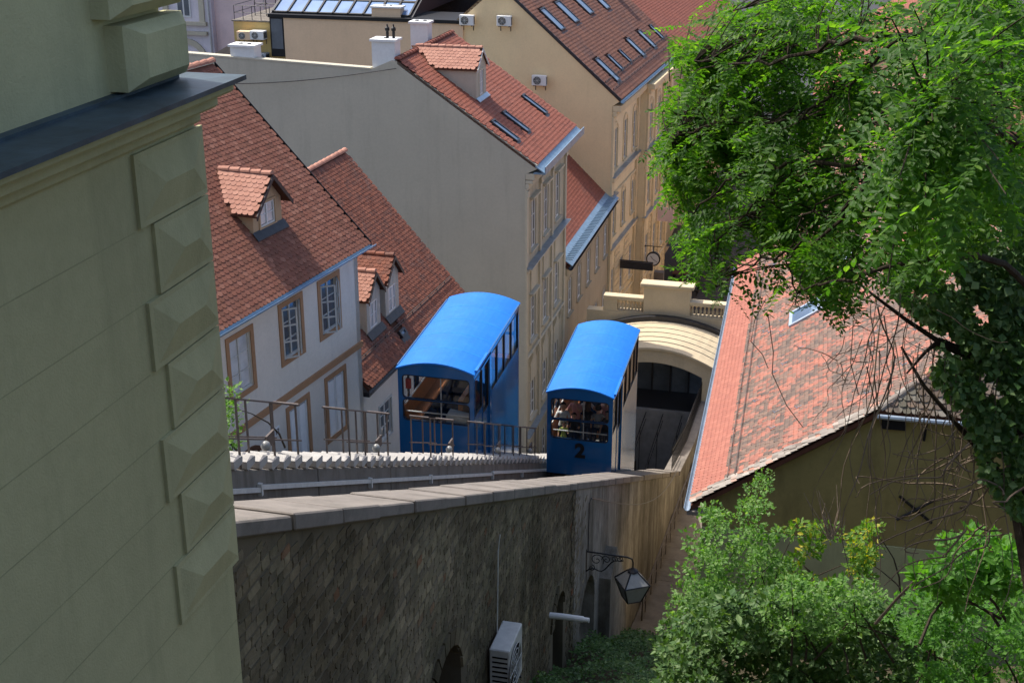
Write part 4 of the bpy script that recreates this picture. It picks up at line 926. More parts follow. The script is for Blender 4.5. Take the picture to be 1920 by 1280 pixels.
m = MB(); m.box((UY + .5, 93.0, -27.0), (UY + 1.75, 93.15, -26.0)); solo('projecting_sign', m, M['pink'], 'pale pinkish square sign projecting from the yellow facade', 'sign', H2, (UY, 93, -26.5))
th = Thing('gas_lamp', 'small wall lantern low on the yellow facade, left of the station balustrade', 'lantern', H2, (UY, 80.4, -29.8))
m = MB(); m.tube([(UY, 80.4, -29.2), (UY + .7, 80.4, -29.1), (UY + .7, 80.4, -29.3)], .025, 5); m.build('bracket', M['black'], th)
m = MB(); m.add([(UY + .7 + a * .28, 80.4 + b * .28, -29.45) for a, b in ((-1, -1), (1, -1), (1, 1), (-1, 1))] + [(UY + .7 + a * .16, 80.4 + b * .16, -30.0) for a, b in ((-1, -1), (1, -1), (1, 1), (-1, 1))] + [(UY + .7, 80.4, -29.25)], [(0, 1, 5, 4), (1, 2, 6, 5), (2, 3, 7, 6), (3, 0, 4, 7), (0, 1, 8), (1, 2, 8), (2, 3, 8), (3, 0, 8)]); m.build('lantern_glass', M['lamp_glass'], th)
m = MB(); 
for a, b in ((-1, -1), (1, -1), (1, 1), (-1, 1)): m.tube([(UY + .7 + a * .285, 80.4 + b * .285, -29.45), (UY + .7 + a * .165, 80.4 + b * .165, -30.0)], .02, 4)
m.build('lantern_frame', M['black'], th)
# ------------------------------------------------------------------ roofs and walls at the back
th = Thing('tan_rooftop_building', 'tan building with long flat parapet and blue sloping glass roof, at the top', 'building', G, (-36, 80, -33))
w = MB(); w.box((-35.42, 80.5, -34), (-23.5, 84, -11.52)); w.build('wall', M['tan'], th)
w = MB(); w.box((-36.45, 80.4, -11.515), (-23.4, 84.1, -11.3)); w.build('parapet_coping', M['black'], th)
w = MB(); w.box((-39.0, 80.7, -34), (-36.4, 84, -11.88)); w.box((-36.4, 80.75, -34), (-35.42, 84, -13.9)); w.build('side_wall', M['ochre'], th)
w = MB(); w.box((-39.1, 80.65, -11.878), (-36.46, 88, -11.80)); w.build('terrace_edge', M['concrete'], th)
w = MB(); w.box((-36.4, 80.55, -14.0), (-35.43, 80.72, -11.52)); w.build('stair_window_frame', M['black'], th)
w = MB(); w.box((-36.3, 80.51, -13.5), (-35.53, 80.55, -11.6)); w.build('stair_window', M['glass'], th)
gr = [(x, y) for x in range(9) for y in range(7)]
gu0, gu1, gv0, gv1, gz0, gz1 = -36.3, -27.1, 80.9, 92.0, -11.28, -6.6
def gp(a, b, dz=0): return (gu0 + (gu1 - gu0) * a + b * 2.6 * 0, gv0 + (gv1 - gv0) * b, gz0 + (gz1 - gz0) * b + dz)
f = MB()
for i in range(10):
    a = i / 9; f.prism([gp(a - .006, 0), gp(a + .006, 0), gp(a + .006, 0, .14), gp(a - .006, 0, .14)], tuple(np.subtract(gp(0, 1), gp(0, 0))))
for j in range(8):
    b = j / 7; f.prism([gp(0, b - .008 if j else b), gp(0, b + .008), gp(0, b + .008, .10), gp(0, b - .008 if j else b, .10)], tuple(np.subtract(gp(1, 0), gp(0, 0))))
gf = f.build('glass_roof_frame', M['black'], th)
for i, j in gr:
    q = MB(); q.quad(gp(i / 9 + .008, j / 7 + .01, .05), gp((i + 1) / 9 - .008, j / 7 + .01, .05), gp((i + 1) / 9 - .008, (j + 1) / 7 - .01, .05), gp(i / 9 + .008, (j + 1) / 7 - .01, .05)); q.build('roof_pane', M['glass_roof'], th, gf)
w = MB(); w.prism([(gu1 + .1, gv0, gz0), (gu1 + .1, gv1, gz0), (gu1 + .1, gv1, gz1)], (.12, 0, 0)); w.prism([(gu0 - .1, gv0, gz0), (gu0 - .1, gv1, gz0), (gu0 - .1, gv1, gz1)], (-.12, 0, 0)); w.box((-35.4, 92.1, -34), (-24, 93, -9.6)); w.build('glass_roof_side', M['dark_metal'], th)
m = MB()
for u in [-39. + .62 * i for i in range(5)]: m.tube([(u, 80.9, -11.8), (u, 80.9, -10.9)], .025, 4)
for z in (-11.65, -11.2): m.tube([(-39.0, 80.9, z + .3), (-36.5, 80.9, z + .3)], .02, 4); m.tube([(-39.0, 80.9, z + .3), (-39.0, 86, z + .3)], .02, 4)
for z in (-11.0, -10.5): m.tube([(-38.5, 83, z), (-37., 83, z)], .03, 4)
for u in (-38.5, -37.7, -37.): m.tube([(u, 83, -12), (u, 83, -10.5)], .03, 4)
m.build('terrace_railing', M['dark_metal'], th)
chimney(th, -28.6, 81.2, -11.3, -10.75, 1.9, .8, 2, 'tan')
for u, z, where, mt in ((-38.0, -12.95, 'tan housing, left one on the ochre wall under the terrace', 'tan'), (-37.1, -12.9, 'shiny box, right one on the ochre wall under the terrace', 'white'), (-36.8, -14.3, 'small grey vent box low on the ochre wall beside the tall window', 'zinc')):
    ac_unit(G, u if mt != 'zinc' else -36.8, 80.7, z, .95 if mt != 'zinc' else .5, .55, .6, 'wall-hung unit, ' + where, 'units on the ochre wall', 'v', mt)
th = Thing('pink_building', 'pale pink and lilac townhouse with arched ornate window at the top left edge', 'building', G, (-45, 92, -33))
w = MB(); w.box((-45.9, 92, -34), (-34, 100, -6)); w.build('pink_wall', M['pink'], th)
w = MB(); w.box((-56, 91.5, -34), (-45.9, 100, -6)); w.build('lilac_wall', M['lilac'], th)
for vz in (-11.8, -16.5):
    w = MB(); n = 12; c = (-48.1, vz)
    for k in range(n): a, b = pi * k / n, pi * (k + 1) / n; w.prism([(c[0] + q * cos(t), 91.5, c[1] + q * sin(t)) for q, t in ((1.25, a), (1.65, a), (1.65, b), (1.25, b))], (0, -.15, 0))
    w.box((c[0] - 1.65, 91.35, c[1] - 1.8), (c[0] - 1.25, 91.5, c[1])); w.box((c[0] + 1.25, 91.35, c[1] - 1.8), (c[0] + 1.65, 91.5, c[1])); w.box((c[0] - 1.8, 91.2, c[1] - 2.05), (c[0] + 1.8, 91.5, c[1] - 1.8)); wo = w.build('arched_surround', M['cream_trim'], th)
    w = MB(); w.box((c[0] - .55, 91.42, c[1] - 1.5), (c[0] + .55, 91.497, c[1] + .2)); w.build('window_frame', M['white'], th, wo)
    for s in (-.26, .26):
        w = MB(); w.quad((c[0] + s - .2, 91.41, c[1] - 1.38), (c[0] + s + .2, 91.41, c[1] - 1.38), (c[0] + s + .2, 91.41, c[1] + .08), (c[0] + s - .2, 91.41, c[1] + .08)); w.build('pane', M['glass'], th, wo)
w = MB(); w.tube([(-46.1, 91.4, -34), (-46.1, 91.4, -6)], .07, 6); w.tube([(-41.9, 91.9, -15), (-41.9, 91.9, -6)], .03, 5); w.build('downpipe', M['whitegray'], th)
w = MB(); w.box((-56, 91.2, -14.55), (-46.3, 91.5, -14.3)); w.build('string_course', M['cream_trim'], th)
w = MB(); w.prism([(-46, 86, -34), (-38.6, 84, -34), (-38.6, 84, -13.0), (-39.5, 84.2, -13.5), (-41, 84.5, -13.9), (-43.5, 85, -15.2), (-46, 86, -16.6)], (0, .4, 0)); solo('old_party_wall', w, M['coping'], 'stained grey ruined wall top between the pink building and the ochre wall', 'wall', G, (-44, 85, -34))
def back_roof(label, fr, ue, ze, tan, v0, v1, run, mat, base_u, group=None, wallm='tan', limit=60):
    t = Thing('tiled_roof_building', label, 'building', fr, (ue, v0, -33), group)
    w = MB(); w.prism([(ue - .4, v0 + .1, -34), (ue - .4, v0 + .1, ze - .2), (ue - run, v0 + .1, ze + run * tan - .3), (ue - 2 * run, v0 + .1, ze - .2), (ue - 2 * run, v0 + .1, -34)], (0, v1 - v0 - .2, 0)); w.build('wall', M[wallm], t)
    slope_roof(t, fr, ue, ze, tan, v0, v1, run, mat, .25, .24, limit=limit, lift=.03); ridge_tiles(t, (ue - run, v0, ze + run * tan + .05), (ue - run, v1, ze + run * tan + .05), mat, .13, .4); return t
t = back_roof('pink tiled roof with a skylight beyond the blue glass roof, top centre', G, -22.5, -12.0, .8, 93, 108, 7, T7, 0)
skylight(t, -22.5, -12.0, .8, 94.6, -24.2, 1.2, 1.3)
back_roof('red tiled roof at the right end of the yellow building, partly behind the tree', H2, -18.2, -17.6, .8, 100.4, 140, 9, T3, 0, wallm='facade_brown')
def facing_roof(label, fr, ue, ze, tan, v0, v1, run, mat, wallm='tan'):
    t = Thing('tiled_roof_building', label, 'building', fr, (ue, v0, -33))
    w = MB(); w.prism([(ue + .4, v0 + .1, -34), (ue + .4, v0 + .1, ze - .2), (ue + run, v0 + .1, ze + run * tan - .3), (ue + 2 * run, v0 + .1, ze - .2), (ue + 2 * run, v0 + .1, -34)], (0, v1 - v0 - .2, 0)); w.build('wall', M[wallm], t)
    b = MB(); b.prism([(ue + 2 * run + .2, v0, ze - .1), (ue + run, v0, ze + run * tan), (ue + run, v0, ze + run * tan - .2), (ue + 2 * run + .2, v0, ze - .3)], (0, v1 - v0, 0)); b.build('rear_roof', M['under'], t)
    slope_roof(t, fr, ue, ze, tan, v0, v1, run, mat, .25, .24, limit=60, lift=.03, sgn=-1); ridge_tiles(t, (ue + run, v0, ze + run * tan + .05), (ue + run, v1, ze + run * tan + .05), mat, .13, .4); return t
facing_roof('pinkish tiled roof across the street seen through gaps in the tree', G, -3.5, -23.5, .7, 74, 112, 9, T5)
facing_roof('brownish tiled roof beyond the patchy roof, behind the tree crown', G, 16, -20, .7, 62, 104, 9, T4)
facing_roof('far red roof down the street at the top behind the tree', G, -3, -22, .7, 118, 150, 9, T3)
facing_roof('red roof at the upper right corner hidden by the locust tree', G, 20, -19, .7, 112, 160, 10, T3)
# ------------------------------------------------------------------ tiled house on the right
UR, VRr = -2.38, 35.68; zr, tr = -18.95, .7; VRe = 59.5; runR = 9.5
th = Thing('patchy_tile_house', 'house with large sunlit patchy pink tiled roof and dark olive gable, right side', 'house', RR, (UR, VRr, -26))
aR = math.atan(tr)
hipU = 2.75; hipZ = zr + (hipU - UR) * tr; tanh_ = 1.25
def hip_limit(u): return VRr + max(0, (u - hipU) * tr / tanh_)
w = MB(); w.prism([(UR + .35, VRr + .25, -30), (UR + .35, VRr + .25, zr - .05), (hipU + .05, VRr + .25, hipZ - .3), (13.8, VRr + .25, hipZ - .3), (16.5, VRr + .25, zr), (16.5, VRr + .25, -30)], (0, .3, 0)); w.build('gable_wall', M['olive'], th)
w = MB(); w.box((UR + .35, VRr + .19, -30), (16.5, VRr + .247, -19.75)); w.build('lower_wall_render', M['olive_green'], th)
w = MB(); w.box((UR + .35, VRr + .3, -34), (UR + .65, VRe, zr - .1)); w.build('side_wall', M['sandstone'], th)
w = MB(); w.prism([(UR, VRr, zr - .02), (UR + runR, VRr, zr + runR * tr - .02), (UR + runR, VRr, zr + runR * tr - .2), (UR, VRr, zr - .2)], (0, .01, 0)); w.v = []; w.f = []; w.m = []
e0 = (UR, VRr, zr); e1 = (UR, VRe, zr); r1 = (UR + runR, VRe, zr + runR * tr); r0 = (UR + runR, hip_limit(UR + runR), zr + runR * tr); hp = (hipU, VRr, hipZ)
w.prism([tuple(np.add(p, (0, 0, -.02))) for p in (e0, e1, r1, r0, hp)], (0, 0, -.16)); roR = w.build('roof', M['under'], th)
def mR(a, b_):
    v = VRr + a; u = UR + b_ * cos(aR)
    if v < hip_limit(u) - .02: return False
    if u < UR + .92: return False
    for vs, us_ in SKR:
        if abs(v - vs) < .78 and us_ - .05 < u < us_ + 1.15: return False
    return True
SKR = [(47.4, .15), (51.6, 1.2)]
def visR(x, y): return 1290 < x < 1850 and y > 430
protoA = tile_proto(.19, .27, .165, point=.30, lift=.035)
roof_tiles(th, (UR, VRr, zr), (0, 1, 0), (cos(aR), 0, sin(aR)), VRe - VRr, runR / cos(aR), .19, .165, T5, mR, 300, visR, roR, point=.45, jit=.012, lift=.035)
roof_tiles(th, (UR - .03, VRr + .05, zr - .02), (0, 1, 0), (cos(aR), 0, sin(aR)), VRe - VRr, 1.26, .19, .165, T5n, None, 300, visR, roR, point=.5, name='eave_tile', lift=.04)
# grey mortared verge tiles along the rake and hip
Ms = []; k = 0
L = math.hypot(hipU - UR, hipZ - zr)
for i in range(int(L / .2)):
    f = i * .2 / L; p = np.array((UR + (hipU - UR) * f, VRr + .02, zr + (hipZ - zr) * f + .05))
    for q in range(3): Ms.append(basis(p + np.array((random.uniform(-.03, .03), q * .17, random.uniform(0, .02))), nrm((random.gauss(0, .06), 1, 0)), nrm((cos(aR), 0, sin(aR) + random.gauss(0, .04))), nrm((-sin(aR), 0, cos(aR)))))
pieces(th, 'verge_tile', [tile_proto(.19, .27, .165, lift=.04)], [0] * len(Ms), Ms, M['verge'], roR)
hz = lambda u: zr + (u - UR) * tr
hd = nrm((1, tr / tanh_, tr)); sdv = nrm(np.cross(hd, (0, 0, 1))); upv = np.cross(sdv, hd); Ms = []
kk = 6; vs = [(q, cos(pi * t / kk) * rr, sin(pi * t / kk) * rr) for q, rr in ((0, .13), (.36, .11)) for t in range(kk + 1)]; fs = [(t, t + 1, kk + 2 + t, kk + 1 + t) for t in range(kk)] + [tuple(range(kk, -1, -1))]
Lh = np.linalg.norm(np.array(r0) - np.array(hp))
Ms = [basis(np.array(hp) + hd * .32 * i + (0, 0, .03), hd, sdv, upv) for i in range(int(Lh / .32))]
pieces(th, 'hip_tile', [(vs, fs)], [0] * len(Ms), Ms, M['verge'], roR)
# hipped end with dark tiles and its gutter
wv = MB(); wv.prism([hp, (13.8, VRr, hipZ), (UR + runR + .5, r0[1], r0[2])], (0, .02, -.15)); hipo = wv.build('hip_roof', M['under'], th)
aH = math.atan(tanh_)
def mH(a, b_): z = hipZ + b_ * sin(aH); u = hipU + a; return u > hipU + (z - hipZ) / tr - .02
roof_tiles(th, (hipU, VRr - .06, hipZ - .04), (1, 0, 0), (0, cos(aH), sin(aH)), 9, 7.5, .24, .19, T6, mH, 300, lambda x, y: x < 1800, hipo, point=.5, jit=.02, name='hip_face_tile', lift=.05)
gt = MB(); gt.tube([(hipU - .1, VRr - .18, hipZ - .12), (12, VRr - .18, hipZ - .16)], .075, 8); gt.build('hip_gutter', M['zinc'], th)
gt = MB(); gt.tube([(hipU + 1.3, VRr + .2, hipZ - .9), (hipU + 1.3, VRr + .05, hipZ - .2)], .04, 6); gt.box((hipU + .1, VRr + .12, hipZ - .62), (hipU + .75, VRr + .24, hipZ - .32)); gt.build('wall_vent', M['dark'], th)
gut = gutter(th, UR - .10, zr - .06, VRr - .1, VRe, 'zinc', .10)
gt = MB(); gt.box((UR - .1, VRr - .1, zr - .28), (UR + .5, VRr + .24, zr - .16)); gt.build('corner_bracket', M['coping'], th)
r = MB()
for q in (1.0, 1.22): u = UR + q; r.tube([(u, VRr + .35, hz(u) + .16), (u, VRe - .5, hz(u) + .16)], .014, 5)
for i in range(60):
    v = VRr + .4 + i * .38
    if i % 3 == 0 and v < VRe - .5: r.box((UR + 1.0, v, hz(UR + 1.0)), (UR + 1.02, v + .03, hz(UR + 1.0) + .2))
r.build('snow_guard', M['rust_metal'], th)
# snow hooks dotted over the roof
hk = MB(); hk.box((-.012, 0, 0), (.012, .16, .012)); hk.prism([(-.05, 0, 0), (.05, 0, 0), (0, -.02, .09)], (0, -.012, 0)); Ms = []
for i in range(90):
    u = random.uniform(UR + 1.3, UR + runR - 1); v = random.uniform(VRr + .5, VRe - 1)
    if v > hip_limit(u) + .3: Ms.append(basis((u, v, hz(u) + .09), (0, 1, 0), (cos(aR), 0, sin(aR)), (-sin(aR), 0, cos(aR))))
pieces(th, 'snow_hook', [(hk.v, hk.f)], [0] * len(Ms), Ms, M['zinc'], roR)
for vs_, us_ in SKR:
    c, s = cos(aR), sin(aR); P = np.array((us_, vs_, hz(us_))); up = np.array((c, 0, s)); n = np.array((-s, 0, c)); e = np.array((0, 1, 0))
    def bx(mb, x0, x1, y0, y1, z0, z1):
        mb.add([P + e * y + up * x + n * z for z in (z0, z1) for x, y in ((x0, y0), (x1, y0), (x1, y1), (x0, y1))], [(0, 3, 2, 1), (4, 5, 6, 7), (0, 1, 5, 4), (1, 2, 6, 5), (2, 3, 7, 6), (3, 0, 4, 7)])
    f = MB(); bx(f, 0, .14, -.75, .75, .0, .14); bx(f, 1.2, 1.5, -.75, .75, .0, .16); bx(f, .14, 1.2, -.75, -.6, 0, .14); bx(f, .14, 1.2, .6, .75, 0, .14); fo = f.build('skylight', M['zinc_light'], th)
    f = MB(); bx(f, .14, 1.2, -.6, .6, .06, .08); f.build('pane', M['glass_sky'], th, fo)
# iron wall tie in the gable, small hatch
t = MB(); c = (4.05, VRr + .17, -18.45)
for a in (38, 142): t.tube([(c[0] - .62 * cos(R(a)), c[1], c[2] - .62 * sin(R(a))), (c[0] + .62 * cos(R(a)), c[1], c[2] + .62 * sin(R(a)))], .045, 5)
t.build('wall_anchor', M['black'], th)
t = MB(); t.box((5.5, VRr + .13, -21.8), (6.3, VRr + .19, -21.2)); t.build('cellar_vent', M['dark'], th)
b = MB(); b.box((3.2, VRr - .8, -22.2), (3.9, VRr - .1, -21.75)); solo('white_box', b, M['white'], 'small white box standing against the pale lower wall behind the bush', 'box', RR, (3.5, VRr - .4, -22.2), bevel=.03)
# continuation of the house behind, far gable roofline
# ------------------------------------------------------------------ lower station
th = Thing('lower_station', 'cream lower funicular station with vaulted roof, wide dark arch and balustraded parapet', 'station', G, (-8.5, 64, -33.4))
def arc(uc, hw, zc, rise, n=16, ext=0): # parabola-like arc
    return [(uc + hw * (2 * t / n - 1), zc - rise * (2 * t / n - 1) ** 2) for t in range(n + 1)]
ua, ub = -12.1, -5.0; uc = (ua + ub) / 2; hw = (ub - ua) / 2
top = arc(uc, hw, -25.25, 1.15); opn = arc(uc - .02, 2.5, -26.05, .62)
f = MB(); outer = [(u, 64.0, z) for u, z in top]; inner = [(u, 64.0, z) for u, z in opn]
poly = outer + [(ub, 64., -34), (opn[-1][0], 64., -34)] + inner[::-1] + [(opn[0][0], 64., -34), (ua, 64., -34)]
f.prism(poly, (0, .45, 0)); f.build('front_arch', M['sandstone'], th)
f = MB(); band = arc(uc, hw + .06, -25.19, 1.15)
for k in range(16):
    (a, za), (b, zb) = band[k], band[k + 1]; f.prism([(a, 63.86, za), (b, 63.86, zb), (b, 63.86, zb - .12), (a, 63.86, za - .12)], (0, .5, 0))
f.build('arch_cornice', M['sandstone'], th)
bk = arc(uc, hw, -24.95, .75); f = MB()
for k in range(16):
    (a, za), (b, zb), (c, zc_), (d, zd) = top[k], top[k + 1], bk[k], bk[k + 1]
    f.prism([(a, 64.37, za - .02), (b, 64.37, zb - .02), (d, 67.6, zd), (c, 67.6, zc_)], (0, 0, -.15))
f.build('vault_roof', M['sandstone'], th)
for j in range(1, 6):
    f = MB(); q = j / 6
    for k in range(16):
        (a, za), (b, zb), (c, zc_), (d, zd) = top[k], top[k + 1], bk[k], bk[k + 1]
        P = lambda x, z0, z1, dv: (x, 64.37 + (67.6 - 64.37) * q + dv, z0 + (z1 - z0) * q)
        f.prism([P(a, za, zc_, -.02), P(b, zb, zd, -.02), P(b, zb, zd, .02), P(a, za, zc_, .02)], (0, 0, .012))
    f.build('roof_seam', M['coping'], th)
f = MB(); bb = arc(uc, hw, -24.72, .85)
for k in range(16):
    (a, za), (b, zb), (c, zc_), (d, zd) = bb[k], bb[k + 1], bk[k], bk[k + 1]
    f.prism([(a, 67.3, za - .20), (b, 67.3, zb - .20), (b, 67.3, zb), (a, 67.3, za)], (0, .35, 0))
f.build('roof_kerb', M['dark_metal'], th)
f = MB(); f.box((ua - .8, 67.7, -34), (ub + .8, 68.3, -24.78)); f.build('rear_wall', M['sandstone'], th)
# parapet: pedestal in the middle, balusters on both sides
PM = M['sandstone']; vc = 68.0
f = MB(); f.box((-9.8, vc - .28, -24.778), (-7.28, vc + .28, -23.22)); f.build('pedestal', PM, th, bevel=.02)
f = MB(); f.box((-9.98, vc - .4, -23.218), (-7.1, vc + .4, -23.02)); f.build('pedestal_cap', PM, th, bevel=.03)
for a, b in ((-12.0, -9.802), (-7.278, -4.6)):
    f = MB(); f.box((a, vc - .25, -24.777), (b, vc + .25, -24.72)); f.build('parapet_base', PM, th)
    f = MB(); f.box((a, vc - .28, -24.12), (b, vc + .28, -23.9)); f.build('parapet_rail', PM, th, bevel=.02)
    e0_, e1_ = (a, a + .75) if a < -10 else (b - .9, b)
    f = MB(); f.box((e0_, vc - .24, -24.718), (e1_, vc + .24, -24.122)); f.build('end_pier', PM, th)
    x0, x1 = (a + .75, b) if a < -10 else (a, b - .9); n = 8
    prof = [(.075, 0), (.075, .05), (.045, .08), (.085, .20), (.08, .28), (.04, .42), (.055, .48), (.075, .54), (.075, .598)]
    for k in range(n):
        m = MB(); m.lathe(prof, (x0 + (x1 - x0) * (k + .5) / n, vc, -24.72), 10); m.build('baluster', PM, th, smooth=False)
f = MB(); f.box((ua + .4, 64.72, -29.05), (ub - .4, 67.65, -28.95)); f.build('hall_floor', M['hall_shade'], th)
f = MB(); f.box((ua + .4, 64.46, -34), (ub - .4, 64.7, -28.95)); f.build('platform', M['grayfloor'], th)
f = MB(); f.box((opn[0][0] - .3, 67.2, -28.95), (opn[-1][0] + .3, 67.3, -25.5)); f.build('rear_glass_wall', M['glass'], th)
f = MB()
for u in np.linspace(opn[0][0], opn[-1][0], 6): f.box((u - .05, 67.08, -28.95), (u + .05, 67.19, -25.6))
f.box((opn[0][0], 67.08, -26.9), (opn[-1][0], 67.17, -26.8)); f.build('door_frame', M['dark_metal'], th)
f = MB(); f.lathe([(.08, 0), (.16, -.06), (.16, -.16), (.05, -.2)], (-9.7, 65, -26.3), 8); f.build('ceiling_lamp', M['lamp_glass'], th)
f = MB(); f.box((ua + .4, 52.3, -33.9), (ub - .3, 64.45, -33.2)); f.box((ua + .1, 52, -34), (ua + .5, 64, -29.5)); f.build('platform_floor', M['grayfloor'], th)
for u in (-8.9, -8.0, -7.0):
    th2 = Thing('platform_railing', 'dark platform railing in the lower station, ' + {-8.9: 'left one', -8.0: 'middle one', -7.0: 'right one'}[u], 'railing', G, (u, 58, -31), 'platform railings')
    f = MB(); f.tube([(u, 53, -27.9 - 1.4), (u, 64, -29.4 + .5)], .025, 5); f.tube([(u, 53, -28.3 - 1.4), (u, 64, -29.8 + .5)], .02, 5); f.build('rail', M['black'], th2)
    for k in range(0, 12, 3): f = MB(); v = 53 + k; f.tube([(u, v, -33.3), (u, v, -29.3 + .04 * k)], .02, 5); f.build('post', M['black'], th2)
# plaza behind the parapet: cafe awning, tables, planter
t = Thing('cafe_awning', 'dark cafe parasol roof in the street behind the station, under the tree', 'awning', G, (-12.0, 100, -33.5))
m = MB(); m.add([(-12.6, 98, -30.2), (-9.2, 98, -30.2), (-9.2, 104, -30.2), (-12.6, 104, -30.2), (-10.9, 101, -29.4)], [(0, 1, 4), (1, 2, 4), (2, 3, 4), (3, 0, 4)]); m.build('canopy', M['dark_metal'], t)
m = MB(); m.tube([(-10.9, 101, -33.5), (-10.9, 101, -29.4)], .05, 6); m.build('pole', M['black'], t)
for i, (u, v, wh) in enumerate(((-11.6, 95.0, 'nearest one beside the yellow facade'), (-10.6, 97.3, 'middle one'), (-11.4, 99.6, 'under the dark parasol'))):
    t = Thing('cafe_table', 'dark cafe table with two benches in the street, ' + wh, 'table', G, (u, v, -33.5), 'cafe tables in the street')
    m = MB(); m.box((u - .8, v - .4, -32.8), (u + .8, v + .4, -32.74)); m.build('table_top', M['whitegray'] if i < 1 else M['wood_dark'], t)
    for a in (-.7, .7):
        for b in (-.3, .3): m = MB(); m.box((u + a - .03, v + b - .03, -33.5), (u + a + .03, v + b + .03, -32.8)); m.build('leg', M['black'], t)
    for b in (-.8, .8): m = MB(); m.box((u - .8, v + b - .15, -33.1), (u + .8, v + b + .15, -33.04)); m.box((u - .7, v + b - .1, -33.5), (u - .64, v + b + .1, -33.1)); m.box((u + .64, v + b - .1, -33.5), (u + .7, v + b + .1, -33.1)); m.build('bench', M['black'], t)
t = Thing('street_cabinet', 'pale stone doorway pillar with dark gate beside the cafe tables', 'gate', G, (-12.3, 91.5, -33.5))
m = MB(); m.box((-12.6, 91.7, -33.5), (-11.9, 92.3, -30.3)); m.build('pillar', M['coping'], t)
m = MB()
for k in range(6): m.box((-11.8 + k * .25, 91.95, -33.5), (-11.76 + k * .25, 91.99, -31.9))
m.box((-11.9, 91.94, -32.0), (-10.4, 92.0, -31.9)); m.build('gate_leaf', M['black'], t)
